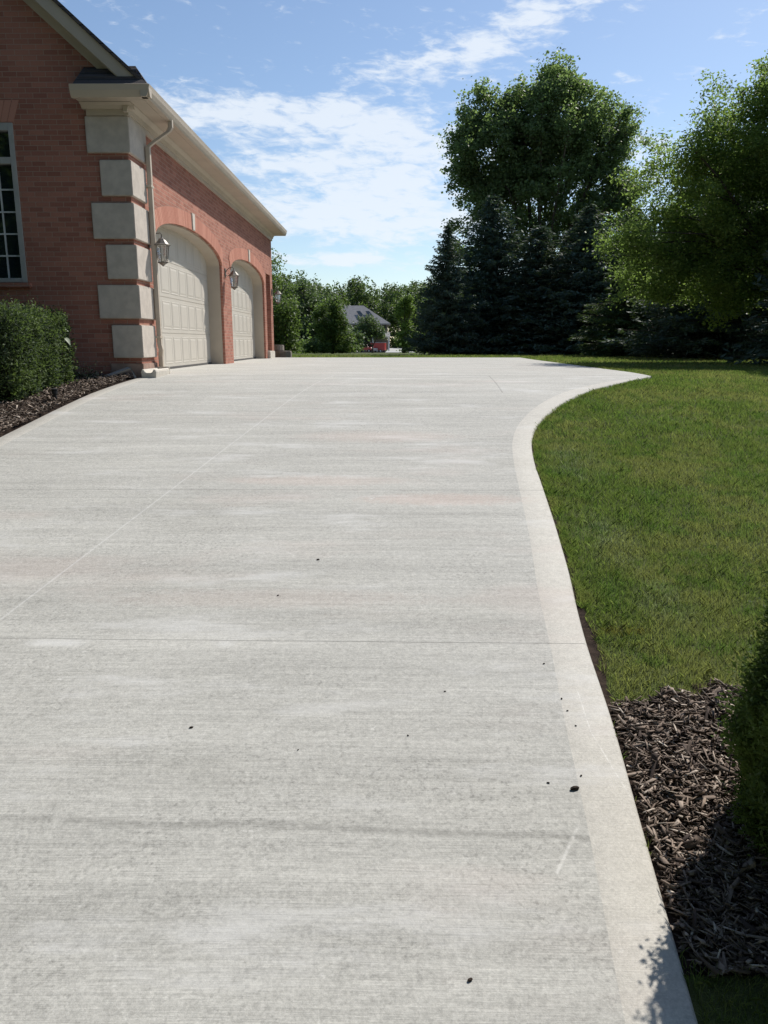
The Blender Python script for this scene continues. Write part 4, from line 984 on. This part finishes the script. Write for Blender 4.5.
# ------------------------------------------------------------------ mulch chips
def chipmat():
    m, t, b = mat('bark_mulch', .85, .2)
    r = t.rnd(); g = t.noise(t.vmul(t.pos(), (1, 1, 1)), 90, 3, .7)
    n = t.node('ShaderNodeValToRGB'); t.l.new(r, n.inputs[0]); cr = n.color_ramp
    cr.elements[0].color = (.055, .040, .034, 1); cr.elements[1].color = (.55, .48, .40, 1); cr.elements[1].position = 1
    for p_, c in ((.35, (.135, .10, .077, 1)), (.7, (.24, .185, .145, 1)), (.92, (.35, .285, .23, 1))):
        e = cr.elements.new(p_); e.color = c
    k = t.m('ADD', .6, t.m('MULTIPLY', g, .8))
    t.put(b.inputs['Base Color'], t.mix(1.0, n.outputs[0], t.comb(k, k, k), 'MULTIPLY')); t.put(b.inputs['Normal'], t.bump(g, .5, .004))
    return m
CH = chipmat()
def chips(name, label, XY, seed, lo, hi, zoff=-.02, spread=.02):
    rg = np.random.default_rng(seed); n = len(XY)
    L = rg.uniform(lo, hi, n) * rg.choice([1, 1, 1, 1.5], n); Wd = L * rg.uniform(.10, .42, n); T = rg.uniform(.001, .0035, n)
    a = rg.uniform(0, 2 * math.pi, n); pt = rg.normal(0, .30, n); rl = rg.normal(0, .55, n)
    ux = np.stack([np.cos(a) * np.cos(pt), np.sin(a) * np.cos(pt), np.sin(pt)], 1)
    side = np.stack([-np.sin(a), np.cos(a), np.zeros(n)], 1); upv = np.cross(ux, side)
    uy = side * np.cos(rl)[:, None] + upv * np.sin(rl)[:, None]; uz = np.cross(ux, uy)
    C = np.stack([XY[:, 0], XY[:, 1], gz(XY[:, 1]) + zoff + rg.uniform(0, 1, n) ** 1.5 * spread + .5 * L * np.abs(np.sin(pt)) * .6], 1)
    V = []
    for sx, sy, sz, tp in ((-1,-1,-1,1), (1,-.6,-1,1), (1,.5,-1,1), (-1,.8,-1,1), (-.92,-.9,1,1), (.95,-.5,1,1), (.9,.45,1,1), (-.95,.7,1,1)):
        jx = rg.uniform(.45, 1.15, n); jy = rg.uniform(.25, 1.15, n)
        V.append(C + ux * (sx * jx * L / 2)[:, None] + uy * (sy * jy * Wd / 2)[:, None] + uz * (sz * T / 2)[:, None])
    V = np.stack(V, 1).reshape(-1, 3)
    q = np.array([(0,3,2,1), (4,5,6,7), (0,1,5,4), (1,2,6,5), (2,3,7,6), (3,0,4,7)]); F = (q[None] + np.arange(n)[:, None, None] * 8).reshape(-1, 4)
    return tag(npmesh(name, V, F, CH), label, 'mulch', kind='stuff')
rg = np.random.default_rng(77)
P = np.stack([rg.uniform(.6, 2.4, 48000), rg.uniform(1.05, 2.95, 48000)], 1); P = P[inbed_r(P[:, 0], P[:, 1])]
P = P[P[:, 0] > xout(P[:, 1]) + .03]
chips('bark_mulch', 'dark brown shredded bark mulch between the concrete band and the bush', P, 5, .010, .052, -.024, .020)
P = np.stack([rg.uniform(-5.6, -3.3, 30000), rg.uniform(4.5, 10.1, 30000)], 1); P = P[(P[:, 0] < xleft(P[:, 1]) - .03) & ~((P[:, 1] > 9.95) & (P[:, 0] > -3.3))]
chips('bark_mulch', 'dark bark mulch along the foot of the hedge and house wall', P, 6, .025, .065, .012, .035)

# ------------------------------------------------------------------ grass
def grassmat():
    m, t, b = mat('grass_blades', .5, .3)
    p = t.pos(); r = t.rnd(); a = t.noise(p, 1.1, 6, .7); a2 = t.noise(p, 5, 5, .65)
    c = t.mix(r, (.10, .142, .034), (.225, .272, .082))
    c = t.mix(t.ramp(a, .44, .58, 0, .85), c, (.33, .30, .12))
    c = t.mix(t.ramp(a2, .48, .62, 0, .75), c, (.075, .165, .038))
    c = t.mix(t.ramp(r, .955, .985), c, (.26, .23, .12))
    x, y, z = t.xyz(p)
    pm = None
    for (cx, cy, wx, wy) in ((1.42, 5.9, .22, .55), (1.25, 4.35, .16, .45), (1.3, 3.5, .15, .25)):
        u = t.m('DIVIDE', t.m('SUBTRACT', x, cx), wx); v = t.m('DIVIDE', t.m('SUBTRACT', y, cy), wy)
        o = t.ramp(t.m('ADD', t.m('ADD', t.m('MULTIPLY', u, u), t.m('MULTIPLY', v, v)), t.m('MULTIPLY', t.m('SUBTRACT', t.noise(p, 9, 4, .7), .5), 5.0)), -.4, 1.4, .85, 0)
        pm = o if pm is None else t.m('MAXIMUM', pm, o)
    pm = t.m('MULTIPLY', pm, t.m('GREATER_THAN', t.m('FRACT', t.m('MULTIPLY', r, 7.3)), .55))
    c = t.mix(pm, c, (.34, .35, .25))
    u = t.m('DIVIDE', t.m('SUBTRACT', x, 1.03), .13); v = t.m('DIVIDE', t.m('SUBTRACT', y, 3.22), .035)
    o = t.ramp(t.m('ADD', t.m('MULTIPLY', u, u), t.m('MULTIPLY', v, v)), .3, 1.3, .6, 0)
    c = t.mix(o, c, (.20, .085, .03))
    t.put(b.inputs['Base Color'], c)
    tr = t.node('ShaderNodeBsdfTranslucent'); t.put(tr.inputs[0], t.mix(.4, c, (.22, .36, .04)))
    mx = t.node('ShaderNodeMixShader'); mx.inputs[0].default_value = .5
    t.l.new(b.outputs[0], mx.inputs[1]); t.l.new(tr.outputs[0], mx.inputs[2]); t.l.new(mx.outputs[0], t.n['Material Output'].inputs[0])
    return m
GM = grassmat()
def grass(P, hgt, wid, rg):
    n = len(P); a = rg.uniform(0, 2 * math.pi, n)
    tuft = .5 + .5 * np.sin(P[:, 0] * 9.1 + 3 * np.sin(P[:, 1] * 3.7)) * np.sin(P[:, 1] * 7.3 + 2.5 * np.sin(P[:, 0] * 4.9)); tuft = .75 + .5 * tuft
    h = hgt * rg.uniform(.45, 1.25, n) * tuft; w = wid * rg.uniform(.7, 1.3, n)
    lean = rg.uniform(0, 1.2, n) * h; ld = rg.uniform(0, 2 * math.pi, n)
    z = gz(P[:, 1]) - .032
    B = np.stack([P[:, 0], P[:, 1], z], 1); s = np.stack([np.cos(a), np.sin(a), 0 * a], 1) * (w / 2)[:, None]
    l = np.stack([np.cos(ld), np.sin(ld), 0 * ld], 1) * lean[:, None]
    M = B + l * .35; M[:, 2] += h * .6; T = B + l; T[:, 2] += h
    V = np.stack([B - s, B + s, M + s * .7, T, M - s * .7], 1).reshape(-1, 3)
    return V, np.arange(5 * n).reshape(-1, 5)
def lawn_ok(x, y):
    right = (x > xout(y) +   .022 + .03 * ((y > 2.7) & (y < 3.5)) + .014 * np.sin(y * 9) * np.sin(y * 23)) & ~inbed_r(x, y)
    return right
rg = np.random.default_rng(101); VV = []; FF = []; off = 0
zones = [(.7, 2.9, 1.0, 4.2, 17000, .034, .0024), (.8, 4.4, 4.2, 6.6, 11000, .036, .003), (1.0, 7, 6.6, 9.5, 5500, .040, .0045), (1.8, 11, 9.5, 13, 2400, .042, .007), (3.3, 14, 13, 22, 520, .055, .016)]
for (x0, x1, y0, y1, dn, h, w) in zones:
    n = int((x1 - x0) * (y1 - y0) * dn); P = np.stack([rg.uniform(x0, x1, n), rg.uniform(y0, y1, n)], 1)
    P = P[lawn_ok(P[:, 0], P[:, 1]) & (P[:, 0] < .62 * P[:, 1] + 1.6)]
    V, F = grass(P, h, w, rg); VV.append(V); FF.append(F + off); off += len(V)
n = 26000; P = np.stack([rg.uniform(-6, 16, n), rg.uniform(21.62, 27, n)], 1); P = P[~((P[:, 0] < -2.7) & (P[:, 1] < 22.9))]
V, F = grass(P, .05, .02, rg); VV.append(V); FF.append(F + off); off += len(V)
# ragged fringe along the band
n = 9000; y = rg.uniform(3.4, 9.8, n); P = np.stack([xout(y) + .03 + np.abs(rg.normal(0, .03, n)), y], 1)

keep = fbm(np.column_stack([P[:, 1], P[:, 1] * 0, P[:, 1] * 0]), 4.0) > -.05; P = P[keep]
V, F = grass(P, .036, .0032, rg); VV.append(V); FF.append(F + off); off += len(V)
tag(npmesh('grass', np.concatenate(VV), np.concatenate(FF), GM), 'short mown green lawn grass right of the driveway and behind it', 'grass', kind='stuff')

# ------------------------------------------------------------------ bark crumbs on the concrete
DB = plain('dark_bark', (.035, .026, .02), .9, .15, .3, 60, bump=.4)
def crumb(x, y, l, rz, label, name='bark_crumb'):
    rr = random.Random(int(x * 1000)); mb = MB(); n = 7
    ring = lambda s, z: [(math.cos(6.283 * k / n) * l * .5 * s * rr.uniform(.8, 1.15), math.sin(6.283 * k / n) * l * .28 * s * rr.uniform(.75, 1.2), z) for k in range(n)]
    a, b2, c_ = ring(.8, 0), ring(1, l * .12), ring(.6, l * .25)
    mb.add(a + b2 + c_, [tuple(range(n))[::-1]] + [(j, (j+1) % n, n + (j+1) % n, n + j) for j in range(n)] + [(n + j, n + (j+1) % n, 2*n + (j+1) % n, 2*n + j) for j in range(n)] + [tuple(range(2*n, 3*n))])
    o = mb.build(name, DB); o.location = (x, y, g1(y) + .001); o.rotation_euler = (0, 0, rz)
    tag(o, label, 'bark crumb', 'bark crumbs on the concrete')
for q in [(-.702, 2.479, .016, .4, 'dark crumb left of the middle of the driveway, alone on the open concrete'),
          (-.311, 2.359, .008, 1, 'tiny crumb just right of the lone larger crumb in the lower driveway'),
          (-.388, 3.955, .020, .2, 'dark crumb beyond the nearer cross joint, near the driveway centre'),
          (-.542, 3.526, .014, .9, 'crumb slightly left of and nearer than the one at the driveway centre'),
          (.578, 2.172, .034, .3, 'largest dark bark piece lying at the inner edge of the concrete band'),
          (.187, 1.518, .016, .7, 'dark crumb nearest the viewer on the lower driveway'),
          (.061, 2.44, .010, 2, 'small crumb halfway between the lone crumb and the band'),
          (.207, 2.712, .010, .1, 'small crumb short of the near cross joint, right of centre'),
          (.620, 2.913, .012, .5, 'crumb on the band closest to the cross joint'),
          (.640, 2.667, .012, 1.4, 'upper of three crumbs strung down the band'),
          (.645, 2.59, .010, .3, 'middle of three crumbs strung down the band'),
          (.655, 2.50, .009, 2.2, 'lowest of three crumbs strung down the band'),
          (.612, 2.235, .011, .8, 'crumb just above the largest bark piece on the band edge'),
          (.50, 2.20, .011, 2.8, 'crumb on the driveway left of the largest bark piece')]: crumb(*q)
